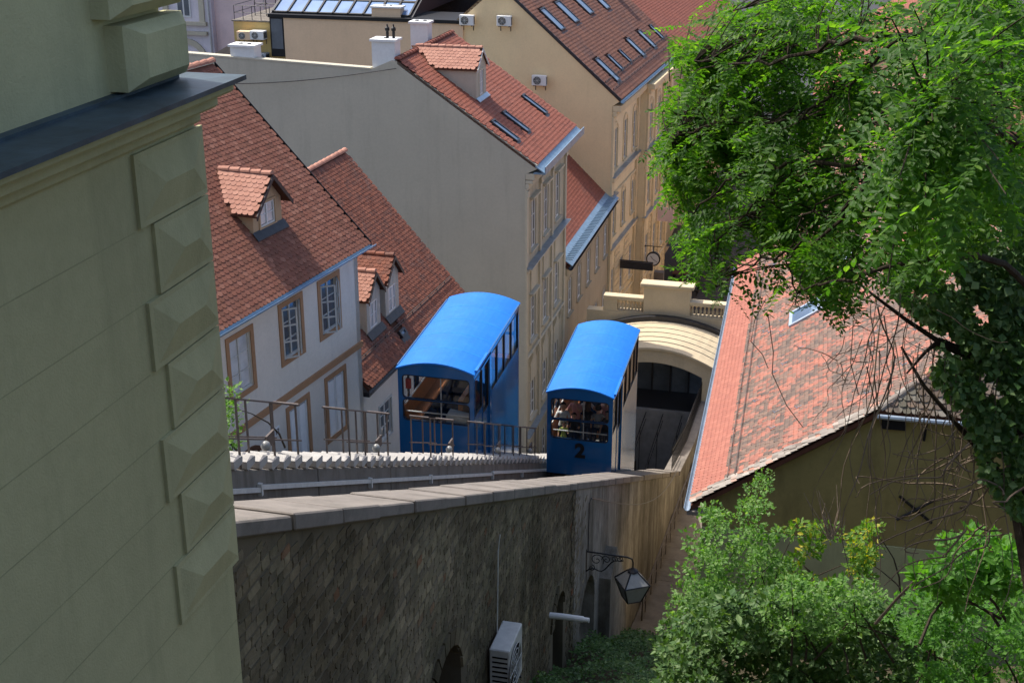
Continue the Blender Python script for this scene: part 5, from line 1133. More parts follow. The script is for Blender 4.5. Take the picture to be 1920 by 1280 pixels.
# ------------------------------------------------------------------ the two funicular cars
def rounded(u0, u1, z0, z1, r, n=4):
    pts = []
    for cu, cz, a0 in ((u1 - r, z1 - r, 0), (u0 + r, z1 - r, 90), (u0 + r, z0 + r, 180), (u1 - r, z0 + r, 270)):
        pts += [(cu + r * cos(R(a0 + 90 * k / n)), cz + r * sin(R(a0 + 90 * k / n))) for k in range(n + 1)]
    return pts
def ring_panel(mb, outer, inner, v, dv):
    n = len(inner); mb.add([(u, v, z) for u, z in outer] + [(u, v, z) for u, z in inner], [(i, (i + 1) % n, n + (i + 1) % n, n + i) for i in range(n)])
    mb.add([(u, v, z) for u, z in inner] + [(u, v + dv, z) for u, z in inner], [(i, (i + 1) % n, n + (i + 1) % n, n + i) for i in range(n)])
def car(uL, uR, v0, zt, label, number=None, L=5.6, occupied=False, rise=.33):
    th = Thing('funicular_car', label, 'funicular car', G, ((uL + uR) / 2, v0, zt - 3.1), 'funicular cars'); W = uR - uL; um = (uL + uR) / 2; B = M['bluebody']
    th.warp = lambda p: (p[0], p[1], p[2] + rise * (p[1] - v0) / L * min(1, max(0, (p[2] - zt + 3.1) / 2.9)))   # the roof climbs a little towards the rear
    v1 = v0 + L
    sag = .26; n = 14; hw = W / 2 + .04
    ar = [(um + hw * (2 * k / n - 1), zt + .02 + sag * (1 - (2 * k / n - 1) ** 2)) for k in range(n + 1)]
    r = MB()
    vs = [(u, v, z) for v in (v0 - .05, v1 + .05) for u, z in ar] + [(u, v, z - .05) for v in (v0 - .05, v1 + .05) for u, z in ar]; m = n + 1
    fs = []
    for k in range(n): fs += [(k, k + 1, m + k + 1, m + k), (2 * m + k, 3 * m + k, 3 * m + k + 1, 2 * m + k + 1), (k, 2 * m + k, 2 * m + k + 1, k + 1), (m + k, m + k + 1, 3 * m + k + 1, 3 * m + k)]
    fs += [(0, m, 3 * m, 2 * m), (n, 2 * m + n, 3 * m + n, m + n)]
    r.add(vs, fs); ro = r.build('roof', M['blue'], th)
    for s in ((um - hw, -1), (um + hw, 1)):
        g = MB(); g.box((s[0] - .02, v0 + .1, zt + .02), (s[0] + .02, v1 - .2, zt + .05)); g.build('rain_strip', B, th, ro)
    g = MB(); g.box((um + hw - .03, v0 + .05, zt + .05), (um + hw + .05, v0 + 1.35, zt + .13)); g.build('roof_rail', M['blue'], th, ro)
    for k in range(1, 5):
        v = v0 + L * k / 5; g = MB()
        for j in range(n): g.prism([(ar[j][0], v - .015, ar[j][1] + .001), (ar[j + 1][0], v - .015, ar[j + 1][1] + .001), (ar[j + 1][0], v - .015, ar[j + 1][1] + .004), (ar[j][0], v - .015, ar[j][1] + .004)], (0, .02, 0))
        g.build('roof_seam', M['blue_seam'], th, ro)
    # front panel with two rounded windows
    zu0, zu1, zl0, zl1, a, b = zt - .95, zt - .22, zt - 1.68, zt - 1.02, uL + .16, uR - .16
    for vv, dv, nm, hh in ((v0, .06, 'front_panel', zt - 3.06), (v1, -.06, 'rear_panel', zt - 3.06 - .475 * L)):
        f = MB()
        for (p0, p1) in ((zu0, zu1), (zl0, zl1)):
            inn = rounded(a, b, p0, p1, .10); out = [(min(max(u, a), b) if False else (a if u < um else b), p0 if z < (p0 + p1) / 2 else p1) for u, z in inn]
            out = []
            for u, z in inn:
                du, dz = (u - um) / (b - a), (z - (p0 + p1) / 2) / (p1 - p0)
                if abs(du) > abs(dz) * 1.0: out.append((a - .0 if du < 0 else b, z if abs(dz) < .5 else z))
                else: out.append((u, p0 if dz < 0 else p1))
            ring_panel(f, [(q[0], q[1]) for q in [((a if u < um else b) if abs(u - (a if u < um else b)) < .11 else u, (p0 if z < (p0 + p1) / 2 else p1) if abs(z - (p0 if z < (p0 + p1) / 2 else p1)) < .11 else z) for u, z in inn]], inn, vv, dv)
        f.box((uL, vv, hh), (a, vv + dv, zt)) if dv > 0 else f.box((uL, vv + dv, hh), (a, vv, zt))
        for z0_, z1_ in ((hh, zl0), (zl1, zu0), (zu1, zt)): f.box((a, min(vv, vv + dv), z0_), (b, max(vv, vv + dv), z1_))
        f.box((b, min(vv, vv + dv), hh), (uR, max(vv, vv + dv), zt))
        f.prism([(u, vv, z - .03) for u, z in ar[1:-1]] + [(uR, vv, zt), (uL, vv, zt)], (0, dv, 0))
        fp = f.build(nm, B, th)
        for p0, p1, nm2 in ((zu0, zu1, 'upper_window'), (zl0, zl1, 'lower_window')):
            inn = rounded(a, b, p0, p1, .10); o2 = rounded(a - .025, b + .025, p0 - .025, p1 + .025, .12); s = -1 if dv > 0 else 1
            q = MB(); ring_panel(q, o2, inn, vv + s * .008, dv); q.build('window_seal', M['black'], th, fp)
            q = MB(); q.add([(u, vv + dv * .5, z) for u, z in inn], [tuple(range(len(inn)))]); q.build(nm2, M['car_glass'], th, fp)
    # sides
    fz0, fz1 = zt - 1.42, zt - .2
    edges = [v0 + .12, v0 + .95, v0 + 1.62, v0 + 1.88, v0 + 2.78, v0 + 3.70, v0 + 4.60, v1 - .10]
    wins = [(edges[0], edges[1] - .05, fz0), (edges[1], edges[2], fz0 - .3), (edges[3], edges[4] - .05, fz0), (edges[4], edges[5] - .05, fz0), (edges[5], edges[6] - .05, fz0), (edges[6], edges[7], fz0)]
    for U, s in ((uR, 1), (uL, -1)):
        f = MB(); wall_holes(f, U, v0 + .005, v1 - .005, zt - 1.75, zt, [(x, y, z, fz1) for x, y, z in wins], .05, out=s)
        f.add([(U, v0 + .005, zt - 1.75), (U, v1 - .005, zt - 1.75), (U, v1 - .005, zt - 3.1 - .475 * L), (U, v0 + .005, zt - 3.1)], [(0, 1, 2, 3)])
        f.add([(U - s * .05, v0 + .005, zt - 1.75), (U - s * .05, v1 - .005, zt - 1.75), (U - s * .05, v1 - .005, zt - 3.1 - .475 * L), (U - s * .05, v0 + .005, zt - 3.1)], [(0, 1, 2, 3)])
        so_ = f.build('side_panel', B, th)
        for x, y, z in wins:
            q = MB(); q.quad((U - s * .03, x, z), (U - s * .03, y, z), (U - s * .03, y, fz1), (U - s * .03, x, fz1)); q.build('side_window', M['car_glass'], th, so_)
            q = MB()
            for p_ in ((x, x + .03, z, fz1), (y - .03, y, z, fz1), (x + .03, y - .03, z, z + .03), (x + .03, y - .03, fz1 - .03, fz1)): q.box((U - s * .04, p_[0], p_[2]), (U + s * .006, p_[1], p_[3]))
            q.build('window_seal', M['black'], th, so_)
        q = MB(); q.box((U + s * .004, edges[1] - .04, zt - 2.95 - .45), (U + s * .02, edges[1] - .01, fz1 + .05)); q.box((U + s * .004, edges[2] + .02, zt - 3.5), (U + s * .055, edges[2] + .22, fz1 + .06)); q.build('door_post', B, th, so_)
        q = MB(); q.box((U + s * .004, v0 + .7, zt - .16), (U + s * .05, edges[2] + .3, zt - .11)); q.build('door_track', B, th, so_)
    # stepped floor, benches, console
    f = MB(); ns = 4
    for k in range(ns):
        a_, b_ = v0 + .08 + (L - .16) * k / ns, v0 + .08 + (L - .16) * (k + 1) / ns; z = zt - 2.35 - .475 * L * k / ns * .9
        f.box((uL + .06, a_, z - .08), (uR - .06, b_, z)); f.box((uL + .06, a_ - .0, z), (uR - .06, a_ + .03, z + (.55 if k else 0)))
    f.build('floor', M['grayfloor'], th)
    f = MB(); f.box((uL + .06, v0 + .3, zt - 1.95), (uL + .5, v1 - .4, zt - 1.88)); f.prism([(uL + .06, v0 + .3, zt - 1.88), (uL + .14, v0 + .3, zt - 1.88), (uL + .10, v0 + .3, zt - 1.35), (uL + .06, v0 + .3, zt - 1.35)], (0, L - .8, 0)); f.build('bench', M['wood'], th)
    f = MB(); f.tube([(uL + .12, v0 + .3, zt - 1.30), (uL + .12, v1 - .4, zt - 1.30)], .03, 6); f.tube([(uL + .2, v0 + .12, zt - 1.45), (uR - .2, v0 + .12, zt - 1.45)], .02, 6); f.tube([(um + .1, v0 + .2, zt - 2.3), (um + .1, v0 + .2, zt - .05)], .02, 6); f.build('grab_rail', M['white'], th)
    f = MB(); f.box((uL + .06, v1 - .7, zt - 1.95), (uR - .06, v1 - .35, zt - 1.55)); f.box((um + .25, v0 + 1.5, zt - 2.3), (um + .4, v0 + 3.2, zt - 1.6)); f.build('partition', M['wood'], th)
    if not occupied:
        f = MB(); f.prism([(um + .22, v0 + .25, zt - 2.3), (um + .92, v0 + .25, zt - 2.3), (um + .92, v0 + .25, zt - 1.62), (um + .22, v0 + .25, zt - 1.52)], (0, .5, 0)); f.build('control_console', M['whitegray'], th, bevel=.04)
        f = MB(); f.lathe([(.02, 0), (.02, .5), (.16, .55), (.17, .62), (.03, .63)], (um - .1, v0 + .45, zt - 1.9), 12); f.build('control_column', M['black'], th)
        f = MB(); f.box((uL + .2, v0 + .12, zt - .72), (uL + .36, v0 + .2, zt - .4)); f.build('fire_extinguisher', M['red'], th)
    # underframe and bogies
    f = MB(); f.prism([(uL + .1, v0 + .2, zt - 3.1 - .1), (uL + .1, v1 - .1, zt - 3.1 - .475 * (L - .1)), (uL + .1, v1 - .1, zt - 3.45 - .475 * (L - .1)), (uL + .1, v0 + .2, zt - 3.45)], (W - .2, 0, 0)); f.build('underframe', M['dark_metal'], th)
    for k in (.9, 4.6):
        for u in (um - .68, um + .60):
            f = MB(); zc = track(v0 + k) + .28 + .30
            f.add([(u + q, v0 + k + .30 * cos(2 * pi * j / 14), zc + .30 * sin(2 * pi * j / 14)) for q in (0, .09) for j in range(14)], [tuple(range(14)), tuple(range(27, 13, -1))] + [(j, (j + 1) % 14, 14 + (j + 1) % 14, 14 + j) for j in range(14)]); f.build('wheel', M['dark_metal'], th)
    if number:
        me = text_mesh(number, .72, .006, .03); me.materials.clear(); me.materials.append(M['black']); o = bpy.data.objects.new('number', me); COL.objects.link(o); o.parent = th.e
        o.location = (.04, -.02, .98); o.rotation_euler = (R(90), 0, 0)
    return th
car(-12.53, -10.13, 35.37, -15.34, 'left blue funicular car, nearly empty with orange wooden benches behind its front window')
car(-9.15, -6.85, 41.1, -18.18, 'right blue funicular car full of passengers, with a black number 2 on its front', '2', L=5.4, occupied=True, rise=.48)
# ------------------------------------------------------------------ passengers in car 2
def person(label, u, v, zf, h, shirt, hair, turn=0, arms=(0, 0), trousers='denim', skin='skin', longhair=False):
    """continuous skinned body standing at u,v; h = height; arms = how far each forearm is raised"""
    s = h / 1.75; J = {}
    P = [('pel', 0, 0, .95, .125), ('wst', 0, .0, 1.10, .115), ('chs', 0, 0, 1.32, .145), ('nck', 0, 0, 1.50, .055), ('hd0', 0, -.01, 1.58, .075), ('hd1', 0, -.015, 1.67, .098), ('hd2', 0, 0, 1.735, .07),
         ('hpL', .10, 0, .90, .095), ('knL', .11, -.02, .50, .062), ('anL', .11, .02, .10, .042), ('toL', .12, -.14, .04, .035),
         ('hpR', -.10, 0, .90, .095), ('knR', -.11, -.02, .50, .062), ('anR', -.11, .02, .10, .042), ('toR', -.12, -.14, .04, .035)]
    E = [('pel', 'wst'), ('wst', 'chs'), ('chs', 'nck'), ('nck', 'hd0'), ('hd0', 'hd1'), ('hd1', 'hd2'), ('pel', 'hpL'), ('hpL', 'knL'), ('knL', 'anL'), ('anL', 'toL'), ('pel', 'hpR'), ('hpR', 'knR'), ('knR', 'anR'), ('anR', 'toR')]
    for sd_, q, up in (('L', 1, arms[0]), ('R', -1, arms[1])):
        el = (q * (.24 + .04 * up), -.05 - .10 * up, 1.14 + .16 * up); wr = (q * (.25 - .02 * up), -.12 - .22 * up, .92 + .58 * up)
        P += [('sh' + sd_, q * .17, 0, 1.42, .062), ('el' + sd_, *el, .042), ('wr' + sd_, *wr, .028), ('ha' + sd_, wr[0], wr[1] - .03, wr[2] + (.09 if up > .4 else -.09), .033)]
        E += [('chs', 'sh' + sd_), ('sh' + sd_, 'el' + sd_), ('el' + sd_, 'wr' + sd_), ('wr' + sd_, 'ha' + sd_)]
    idx = {p[0]: i for i, p in enumerate(P)}
    me = bpy.data.meshes.new('body'); me.from_pydata([(p[1] * s, p[2] * s, p[3] * s) for p in P], [(idx[a], idx[b]) for a, b in E], [])
    o = bpy.data.objects.new('tmp', me); COL.objects.link(o); sk = o.modifiers.new('s', 'SKIN')
    for i, p in enumerate(P): me.skin_vertices[0].data[i].radius = (p[4] * s, p[4] * s * (.8 if p[0] in ('chs', 'wst', 'pel') else 1)); me.skin_vertices[0].data[i].use_root = p[0] == 'pel'
    ss = o.modifiers.new('b', 'SUBSURF'); ss.levels = 2; bpy.context.view_layer.update()
    m2_ = bpy.data.meshes.new_from_object(o.evaluated_get(bpy.context.evaluated_depsgraph_get())); bpy.data.objects.remove(o)
    m2_.materials.clear()
    for k in (M[skin], M[shirt], M[trousers], M['black']): m2_.materials.append(k)
    for p in m2_.polygons:
        c = p.center / s; sleeve = abs(c.x) > .2 and c.z < 1.30 or c.y < -.2 and c.z > .5
        p.material_index = 0 if (c.z > 1.47 or (abs(c.x) > .19 and (c.z < 1.26 or c.y < -.12) and c.z > .6) or (c.y < -.16 and c.z > .6)) else 1 if c.z > .96 else 2 if c.z > .09 else 3; p.use_smooth = True
    th = Thing('person', label, 'person', G, (u, v, zf), 'passengers in the right car'); th.e.rotation_euler[2] = -AG + R(turn)
    b = bpy.data.objects.new('body', m2_); COL.objects.link(b); b.parent = th.e
    lo = Struct(G); lo.base = np.zeros(3); lo.e = th.e
    hd = MB(); vs = []; n, k = 12, 7
    for j in range(k + 1):
        ph = pi * .62 * j / k
        for i in range(n):
            t = 2 * pi * i / n; rr = .112 * s * sin(ph); drop = 1 if sin(t) > -.3 else .45
            vs.append((rr * cos(t) * 1.0, rr * sin(t) * 1.12 + .012 * s, 1.675 * s + .118 * s * cos(ph * (drop if j > 3 else 1)) - (.16 * s if longhair and j == k and sin(t) > -.3 else 0)))
    hd.add(vs, [(j * n + i, j * n + (i + 1) % n, (j + 1) * n + (i + 1) % n, (j + 1) * n + i) for j in range(k) for i in range(n)])
    hd.build('hair', M[hair], lo, smooth=True)
    f = MB()
    for q in (-1, 1): f.box((q * .035 * s - .012, -.108 * s, 1.66 * s), (q * .035 * s + .012, -.100 * s, 1.672 * s))
    f.build('eyes', M['black'], lo)
    f = MB(); f.prism([(0, -.135 * s, 1.625 * s), (.016 * s, -.10 * s, 1.62 * s), (0, -.10 * s, 1.665 * s), (-.016 * s, -.10 * s, 1.62 * s)], (0, .01, 0)); f.build('nose', M[skin], lo)
    f = MB(); f.box((-.025 * s, -.100 * s, 1.588 * s), (.025 * s, -.092 * s, 1.597 * s)); f.build('mouth', M['lips'], lo)
    return th
zf = -18.27 - 2.35
person('dark-haired passenger in a white shirt standing at the left of the car 2 window', -8.72, 41.75, zf, 1.78, 'sh_white', 'hair_dark', 10, (.2, .6))
person('passenger in a pink top with raised arms behind the car 2 front window', -8.35, 42.15, zf + .1, 1.84, 'sh_pink', 'hair_brown', -15, (.9, .5))
person('smaller passenger in dark clothes with a visible face at the centre left of car 2', -8.30, 41.6, zf, 1.50, 'sh_dark', 'hair_dark', 0, (.5, .2))
person('long-haired passenger in dark clothes in the middle of car 2', -7.9, 42.1, zf, 1.72, 'sh_dark', 'hair_brown', 170, (0, 0), longhair=True)
person('passenger with a grey backpack seen from behind at the right of car 2', -7.5, 41.9, zf, 1.74, 'sh_grey', 'hair_dark', 185, (0, .2))
person('passenger in black at the far right corner of the car 2 window', -7.12, 41.7, zf, 1.66, 'sh_dark', 'hair_brown', -20, (.4, .0))
person('passenger with brown hair in a pale shirt farther back in the middle of car 2', -8.1, 42.8, zf - .1, 1.8, 'sh_white', 'hair_brown', 20, (.8, .2))
person('passenger in a pinkish top farther back at the right of car 2', -7.35, 42.7, zf - .1, 1.78, 'sh_pink', 'hair_dark', -30, (.1, .7))
person('child in a yellow-green top low at the left of the car 2 window', -8.62, 41.42, zf, 1.22, 'sh_lime', 'hair_dark', 5, (.5, .3))
# ------------------------------------------------------------------ vegetation
def unpix(x, y, d):
    """world point seen at picture point x,y (1920 wide) at distance d along the view axis: used to read tree positions off the photograph"""
    a, b = (x - 960) / 2500, (y - 640) / 2500
    return Vector((a * d, (cos(PITCH) - b * sin(PITCH)) * d, ZC + (-sin(PITCH) - b * cos(PITCH)) * d))
def inside(poly, x, y):
    c = False; n = len(poly)
    for i in range(n):
        (x0, y0), (x1, y1) = poly[i], poly[(i + 1) % n]
        if (y0 > y) != (y1 > y) and x < (x1 - x0) * (y - y0) / (y1 - y0) + x0: c = not c
    return c
class WFrame:      # plain world axes
    a = 0.
    def w(s, p): return Vector((p[0], p[1], p[2]))
WF = WFrame()
def ell(l, w, fold=.12, n=3):
    """pointed oval leaf in the xy plane along y, folded along its middle"""
    top = [(0, 0, 0), (w * .42, l * .25, fold * w), (w * .5, l * .55, fold * w), (w * .28, l * .85, fold * w), (0, l, 0), (-w * .28, l * .85, fold * w), (-w * .5, l * .55, fold * w), (-w * .42, l * .25, fold * w), (0, l * .5, 0)]
    return top, [(0, 1, 2, 8), (8, 2, 3, 4), (8, 4, 5, 6), (0, 8, 6, 7)]
def ovate(l, w):
    return [(0, 0, 0), (w * .5, l * .45, .1 * w), (0, l, 0), (-w * .5, l * .45, .1 * w)], [(0, 1, 2, 3)]
def compound(n_pairs, L, lw, ll, droop, seed):
    rr = random.Random(seed); V, F = [], []
    def put(vs, fs, m): o = len(V); V.extend([tuple(m @ Vector(v)) for v in vs]); F.extend([tuple(i + o for i in f) for f in fs])
    pos = lambda t: Vector((0, L * t, -droop * L * t * t))
    for k in range(n_pairs):
        t = .14 + .80 * k / (n_pairs - 1); p = pos(t); sc = 1 - .45 * abs(t - .5)
        for s in (-1, 1):
            vs, fs = ell(ll * sc * rr.uniform(.88, 1.1), lw * sc)
            m = Matrix.Translation(p) @ Matrix.Rotation(-s * R(rr.uniform(62, 82)), 4, 'Z') @ Matrix.Rotation(s * R(rr.uniform(-38, 25)), 4, 'Y') @ Matrix.Rotation(R(rr.uniform(-28, 8)), 4, 'X')
            put(vs, fs, m)
    vs, fs = ell(ll * .8, lw * .8); put(vs, fs, Matrix.Translation(pos(.98)) @ Matrix.Rotation(R(-15), 4, 'X'))
    r = .0016; q = [pos(t) for t in (0, .33, .66, 1)]
    for a, b in zip(q, q[1:]): put([a + Vector((-r, 0, 0)), a + Vector((r, 0, 0)), b + Vector((r, 0, 0)), b + Vector((-r, 0, 0))], [(0, 1, 2, 3)], Matrix.Identity(4))
    return V, F
# --- black locust
TREE = [(1410, -30), (1345, -10), (1335, 18), (1258, 8), (1280, 36), (1200, 60), (1285, 95), (1245, 120), (1290, 150), (1240, 185), (1210, 228), (1250, 262), (1208, 300), (1190, 332), (1245, 340), (1222, 400), (1262, 470), (1245, 545), (1320, 510), (1335, 590), (1375, 520), (1392, 470), (1430, 470), (1465, 490), (1480, 520), (1432, 560), (1418, 610), (1470, 560), (1500, 572), (1545, 590), (1575, 650), (1605, 600), (1650, 575), (1720, 560), (1770, 540), (1830, 470), (1960, 450), (1960, -60)]
th = Thing('locust_tree', 'black locust tree with hanging feathery green leaves filling the upper right', 'tree', WF, tuple(unpix(2150, 900, 7.5) - Vector((0, 0, 3))))
bt = MB()
limbs = []
def limb(pts, r0, r1, nm='branch', sub=True):
    P = [unpix(*p) for p in pts]; out = []
    for i in range(len(P) - 1):
        p0, p1, p2, p3 = P[max(i - 1, 0)], P[i], P[i + 1], P[min(i + 2, len(P) - 1)]
        for k in range(6):
            t = k / 6; out.append(.5 * ((2 * p1) + (p2 - p0) * t + (2 * p0 - 5 * p1 + 4 * p2 - p3) * t * t + (3 * p1 - p0 - 3 * p2 + p3) * t ** 3))
    out.append(P[-1]); out = [p + Vector((random.gauss(0, .012), random.gauss(0, .012), random.gauss(0, .012))) for p in out]
    m = MB(); m.tube([tuple(p) for p in out], r0 * .42, 7, taper=r1 * .8); m.build(nm, M['bark'], th); limbs.extend(out)
rt = th.base
m = MB(); P0 = Vector(rt); P1 = unpix(2060, 640, 7.2); P2 = unpix(1990, 200, 6.8); P3 = unpix(1960, -300, 6.6)
m.tube([tuple(P0), tuple(P0.lerp(P1, .5) + Vector((.05, 0, 0))), tuple(P1), tuple(P2), tuple(P3)], .22, 10, taper=.10); m.build('trunk', M['bark'], th)
limb([(2055, 600, 7.2), (1900, 372, 6.8), (1760, 345, 6.5), (1640, 320, 6.5), (1500, 300, 6.8), (1380, 330, 7.3), (1290, 400, 7.8)], .055, .006)
limb([(2050, 640, 7.2), (1880, 500, 6.2), (1740, 480, 6), (1600, 520, 6.2), (1500, 540, 6.6)], .05, .005)
limb([(1900, 372, 6.8), (1780, 250, 6.2), (1640, 330, 6.0), (1560, 420, 6.2), (1450, 480, 6.8), (1350, 510, 7.4)], .035, .005)
limb([(1995, 250, 6.8), (1850, 120, 6), (1700, 60, 5.8), (1560, 90, 6.2), (1420, 120, 6.9), (1300, 110, 7.6)], .05, .005)
limb([(1980, 100, 6.8), (1850, -20, 5.4), (1700, -60, 5.2), (1500, -30, 6), (1380, 20, 6.8)], .045, .005)
limb([(1995, 300, 6.8), (1880, 250, 5), (1780, 190, 4.6), (1700, 200, 4.6), (1620, 240, 5)], .04, .004)
limb([(1700, 60, 5.8), (1600, 150, 6.2), (1480, 220, 6.9), (1340, 230, 7.6), (1260, 260, 8)], .02, .004)
limb([(1640, 330, 6.4), (1520, 400, 6.6), (1480, 480, 6.9), (1500, 580, 7)], .016, .004)
limb([(1500, 300, 6.8), (1400, 400, 7.4), (1340, 470, 7.8), (1345, 540, 8)], .016, .004)
protos = [compound(9, .28, .021, .043, .25, 1), compound(8, .25, .020, .040, .45, 2), compound(10, .31, .022, .045, .12, 3), compound(7, .20, .018, .037, .35, 4)]
Ms, pick = [], []; twg = MB(); LP = np.array([tuple(p) for p in limbs]); rt2 = random.Random(11)
def blob(x, y):   # clumping: denser and sparser places in the crown
    return sin(x * .021 + 1.3) * cos(y * .026 - .6) + .6 * sin(x * .047 - y * .035) + .35 * sin(x * .09 + y * .11)
cnt = 0
while cnt < 600:
    x, y = rt2.uniform(1205, 1960), rt2.uniform(-60, 650)
    if not inside(TREE, x, y): continue
    if blob(x, y) < -.72 and rt2.random() < .85: continue
    cnt += 1
    d = 8.2 - 3.0 * (x - 1205) / 715 + rt2.uniform(-.5, 1.5)
    if rt2.random() < .18 and x > 1650: d = rt2.uniform(3.9, 5.)
    end = unpix(x, y, d); near = LP[np.argmin(((LP - np.array(end)) ** 2).sum(1))]; st_ = Vector(near)
    v = end - st_; ln = v.length
    if ln > 1.5: st_ = end - v.normalized() * rt2.uniform(.5, .9)
    mid = (st_ + end) / 2 + Vector((rt2.gauss(0, .05), rt2.gauss(0, .05), rt2.uniform(.02, .12) * min(1, ln)))
    path = [st_ * (1 - t) ** 2 + mid * 2 * t * (1 - t) + end * t * t for t in (0, .2, .4, .6, .8, 1)]
    L = (end - st_).length; nl = max(4, int(L / .055)); nl = min(nl, 14); nadd = 0
    for k in range(nl):
        t = 1 - (k / nl) * min(1, .8 / max(L, .1)) if k else 1
        p = st_ * (1 - t) ** 2 + mid * 2 * t * (1 - t) + end * t * t
        tan_ = (end - st_).normalized(); side = Vector((tan_.y, -tan_.x, 0)).normalized() * (1 if k % 2 else -1)
        dr = (tan_ * rt2.uniform(.2, .9) + side * rt2.uniform(.4, 1) + Vector((rt2.gauss(0, .3), rt2.gauss(0, .3), rt2.uniform(-.75, -.05)))).normalized()
        nz = Vector((rt2.gauss(0, .35), rt2.gauss(0, .35), 1)); xx = dr.cross(nz).normalized(); zz = xx.cross(dr)
        sc_ = rt2.uniform(.75, 1.15); tip = p + dr * .27 * sc_ - Vector((0, 0, .05)); X_, Y_, _f = pix(tip)
        if not inside(TREE, X_, Y_): continue
        Ms.append(basis(tuple(p), xx, dr, zz, sc_)); pick.append(rt2.randrange(4)); nadd += 1
    if nadd > nl * .6: twg.tube([tuple(p) for p in path], .005, 4, taper=.0022)
twg.build('twigs', M['bark'], th, kind='stuff')
pieces(th, 'leaf', protos, pick, Ms, M['locust'], rest='crown_foliage')
# --- ivy-grown dark trunk at the right edge
th = Thing('ivy_covered_trunk', 'dark ivy-covered tree trunk with hanging bare vines at the right edge', 'tree', WF, tuple(unpix(1900, 1200, 9)))
m = MB(); m.tube([tuple(unpix(*p)) for p in ((1990, 1250, 9.), (1945, 1000, 9.), (1925, 900, 9), (1930, 650, 9), (1935, 380, 9))], .16, 9, taper=.11); m.build('trunk', M['bark'], th)
for pts, r0, r1 in ((((1930, 955, 9), (1860, 870, 8.8), (1790, 790, 8.7), (1730, 720, 8.7), (1690, 650, 8.8)), .026, .008), (((1760, 640, 8.6), (1700, 600, 8.5), (1640, 555, 8.5), (1610, 530, 8.6)), .018, .005), (((1935, 700, 9), (1850, 680, 8.8), (1760, 640, 8.6)), .05, .03), (((1760, 640, 8.6), (1735, 660, 8.6), (1700, 700, 8.6)), .018, .006)):
    m = MB(); m.tube([tuple(unpix(*p)) for p in pts], r0, 7, taper=r1); m.build('branch', M['bark'], th)
IVY = [(1960, 330), (1850, 370), (1770, 400), (1700, 450), (1655, 520), (1700, 575), (1760, 620), (1770, 640), (1745, 700), (1800, 760), (1830, 830), (1850, 900), (1900, 960), (1960, 1010)]
rv = random.Random(5); Ms = []; pick = []
pr5 = [ovate(.055, .05), ovate(.045, .038), ovate(.065, .055)]
while len(Ms) < 17000:
    x, y = rv.uniform(1650, 1960), rv.uniform(330, 1010)
    if not inside(IVY, x, y): continue
    if blob(x * 1.7, y * 1.7) < -.75 + .4 * (1880 - x) / 180 * (y > 500): continue
    d = 8.4 + rv.random() ** 1.3 * 1.6; dr = Vector((rv.gauss(0, .6), rv.gauss(-.3, .5), rv.uniform(-1, .1))).normalized(); nz = Vector((rv.gauss(-.1, .6), rv.gauss(-.5, .6), .7)); xx = dr.cross(nz).normalized(); Ms.append(basis(tuple(unpix(x, y, d)), xx, dr, xx.cross(dr), rv.uniform(.6, 1.3))); pick.append(rv.randrange(3))
pieces(th, 'ivy_leaf', pr5, pick, Ms, M['ivyleaf'], rest='ivy_foliage')
# --- bare hanging vines: separate strands
th = Thing('bare_vines', 'tangle of bare dry vine stems hanging in front of the olive gable wall', 'vine', WF, tuple(unpix(1820, 700, 9)))
rv = random.Random(21)
def strand(x0, y0, x1, y1, d0, d1, r, wig, n=14):
    a, b = unpix(x0, y0, d0), unpix(x1, y1, d1); ph = [rv.uniform(0, 6) for _ in range(6)]; pts = []
    for k in range(n + 1):
        t = k / n; p = a.lerp(b, t); w = wig * math.sin(pi * min(1, t * 1.4)) if False else wig * (.3 + t)
        pts.append(tuple(p + Vector((w * sin(ph[0] + t * 4.5) + .35 * w * sin(ph[1] + t * 13), w * sin(ph[2] + t * 4), .4 * w * sin(ph[3] + t * 8)))))
    m = MB(); m.tube(pts, r, 5, taper=r * .45); m.build('stem', M['deadtwig'], th); return pts
for i in range(46):
    x0 = rv.choice((1600, 1650, 1700, 1740, 1790, 1830, 1870)) + rv.uniform(-30, 30); y0 = rv.uniform(500, 700) + (x0 - 1600) * .25
    x1 = x0 + rv.uniform(-110, 60); y1 = y0 + rv.uniform(180, 480); dd = rv.uniform(8.3, 9.4)
    pts = strand(x0, y0, x1, min(y1, 1130), dd, dd + rv.uniform(-.3, .3), rv.uniform(.003, .0065), .07)
for i in range(30):     # curling side twigs on the right
    x0 = rv.uniform(1780, 1930); y0 = rv.uniform(800, 1000); x1 = x0 - rv.uniform(40, 190); y1 = y0 + rv.uniform(-60, 130); dd = rv.uniform(8.3, 9.2)
    strand(x0, y0, x1, y1, dd, dd, rv.uniform(.004, .009), .09)
for i in range(40):     # fine crossing twigs over the roof
    x0 = rv.uniform(1560, 1800); y0 = rv.uniform(520, 720); x1 = x0 + rv.uniform(-130, 130); y1 = y0 + rv.uniform(-90, 110); dd = rv.uniform(8.3, 9.2)
    strand(x0, y0, x1, y1, dd, dd, rv.uniform(.002, .004), .05)
for pts in (((1440, 590), (1450, 660), (1448, 700), (1475, 760), (1505, 800)), ((1436, 560), (1415, 600), (1408, 640), (1430, 665), (1440, 690)), ((1600, 600), (1595, 680), (1610, 740))):
    m = MB(); m.tube([tuple(unpix(x, y, 8.5)) for x, y in pts], .003, 4); m.build('stem', M['deadtwig'], th)
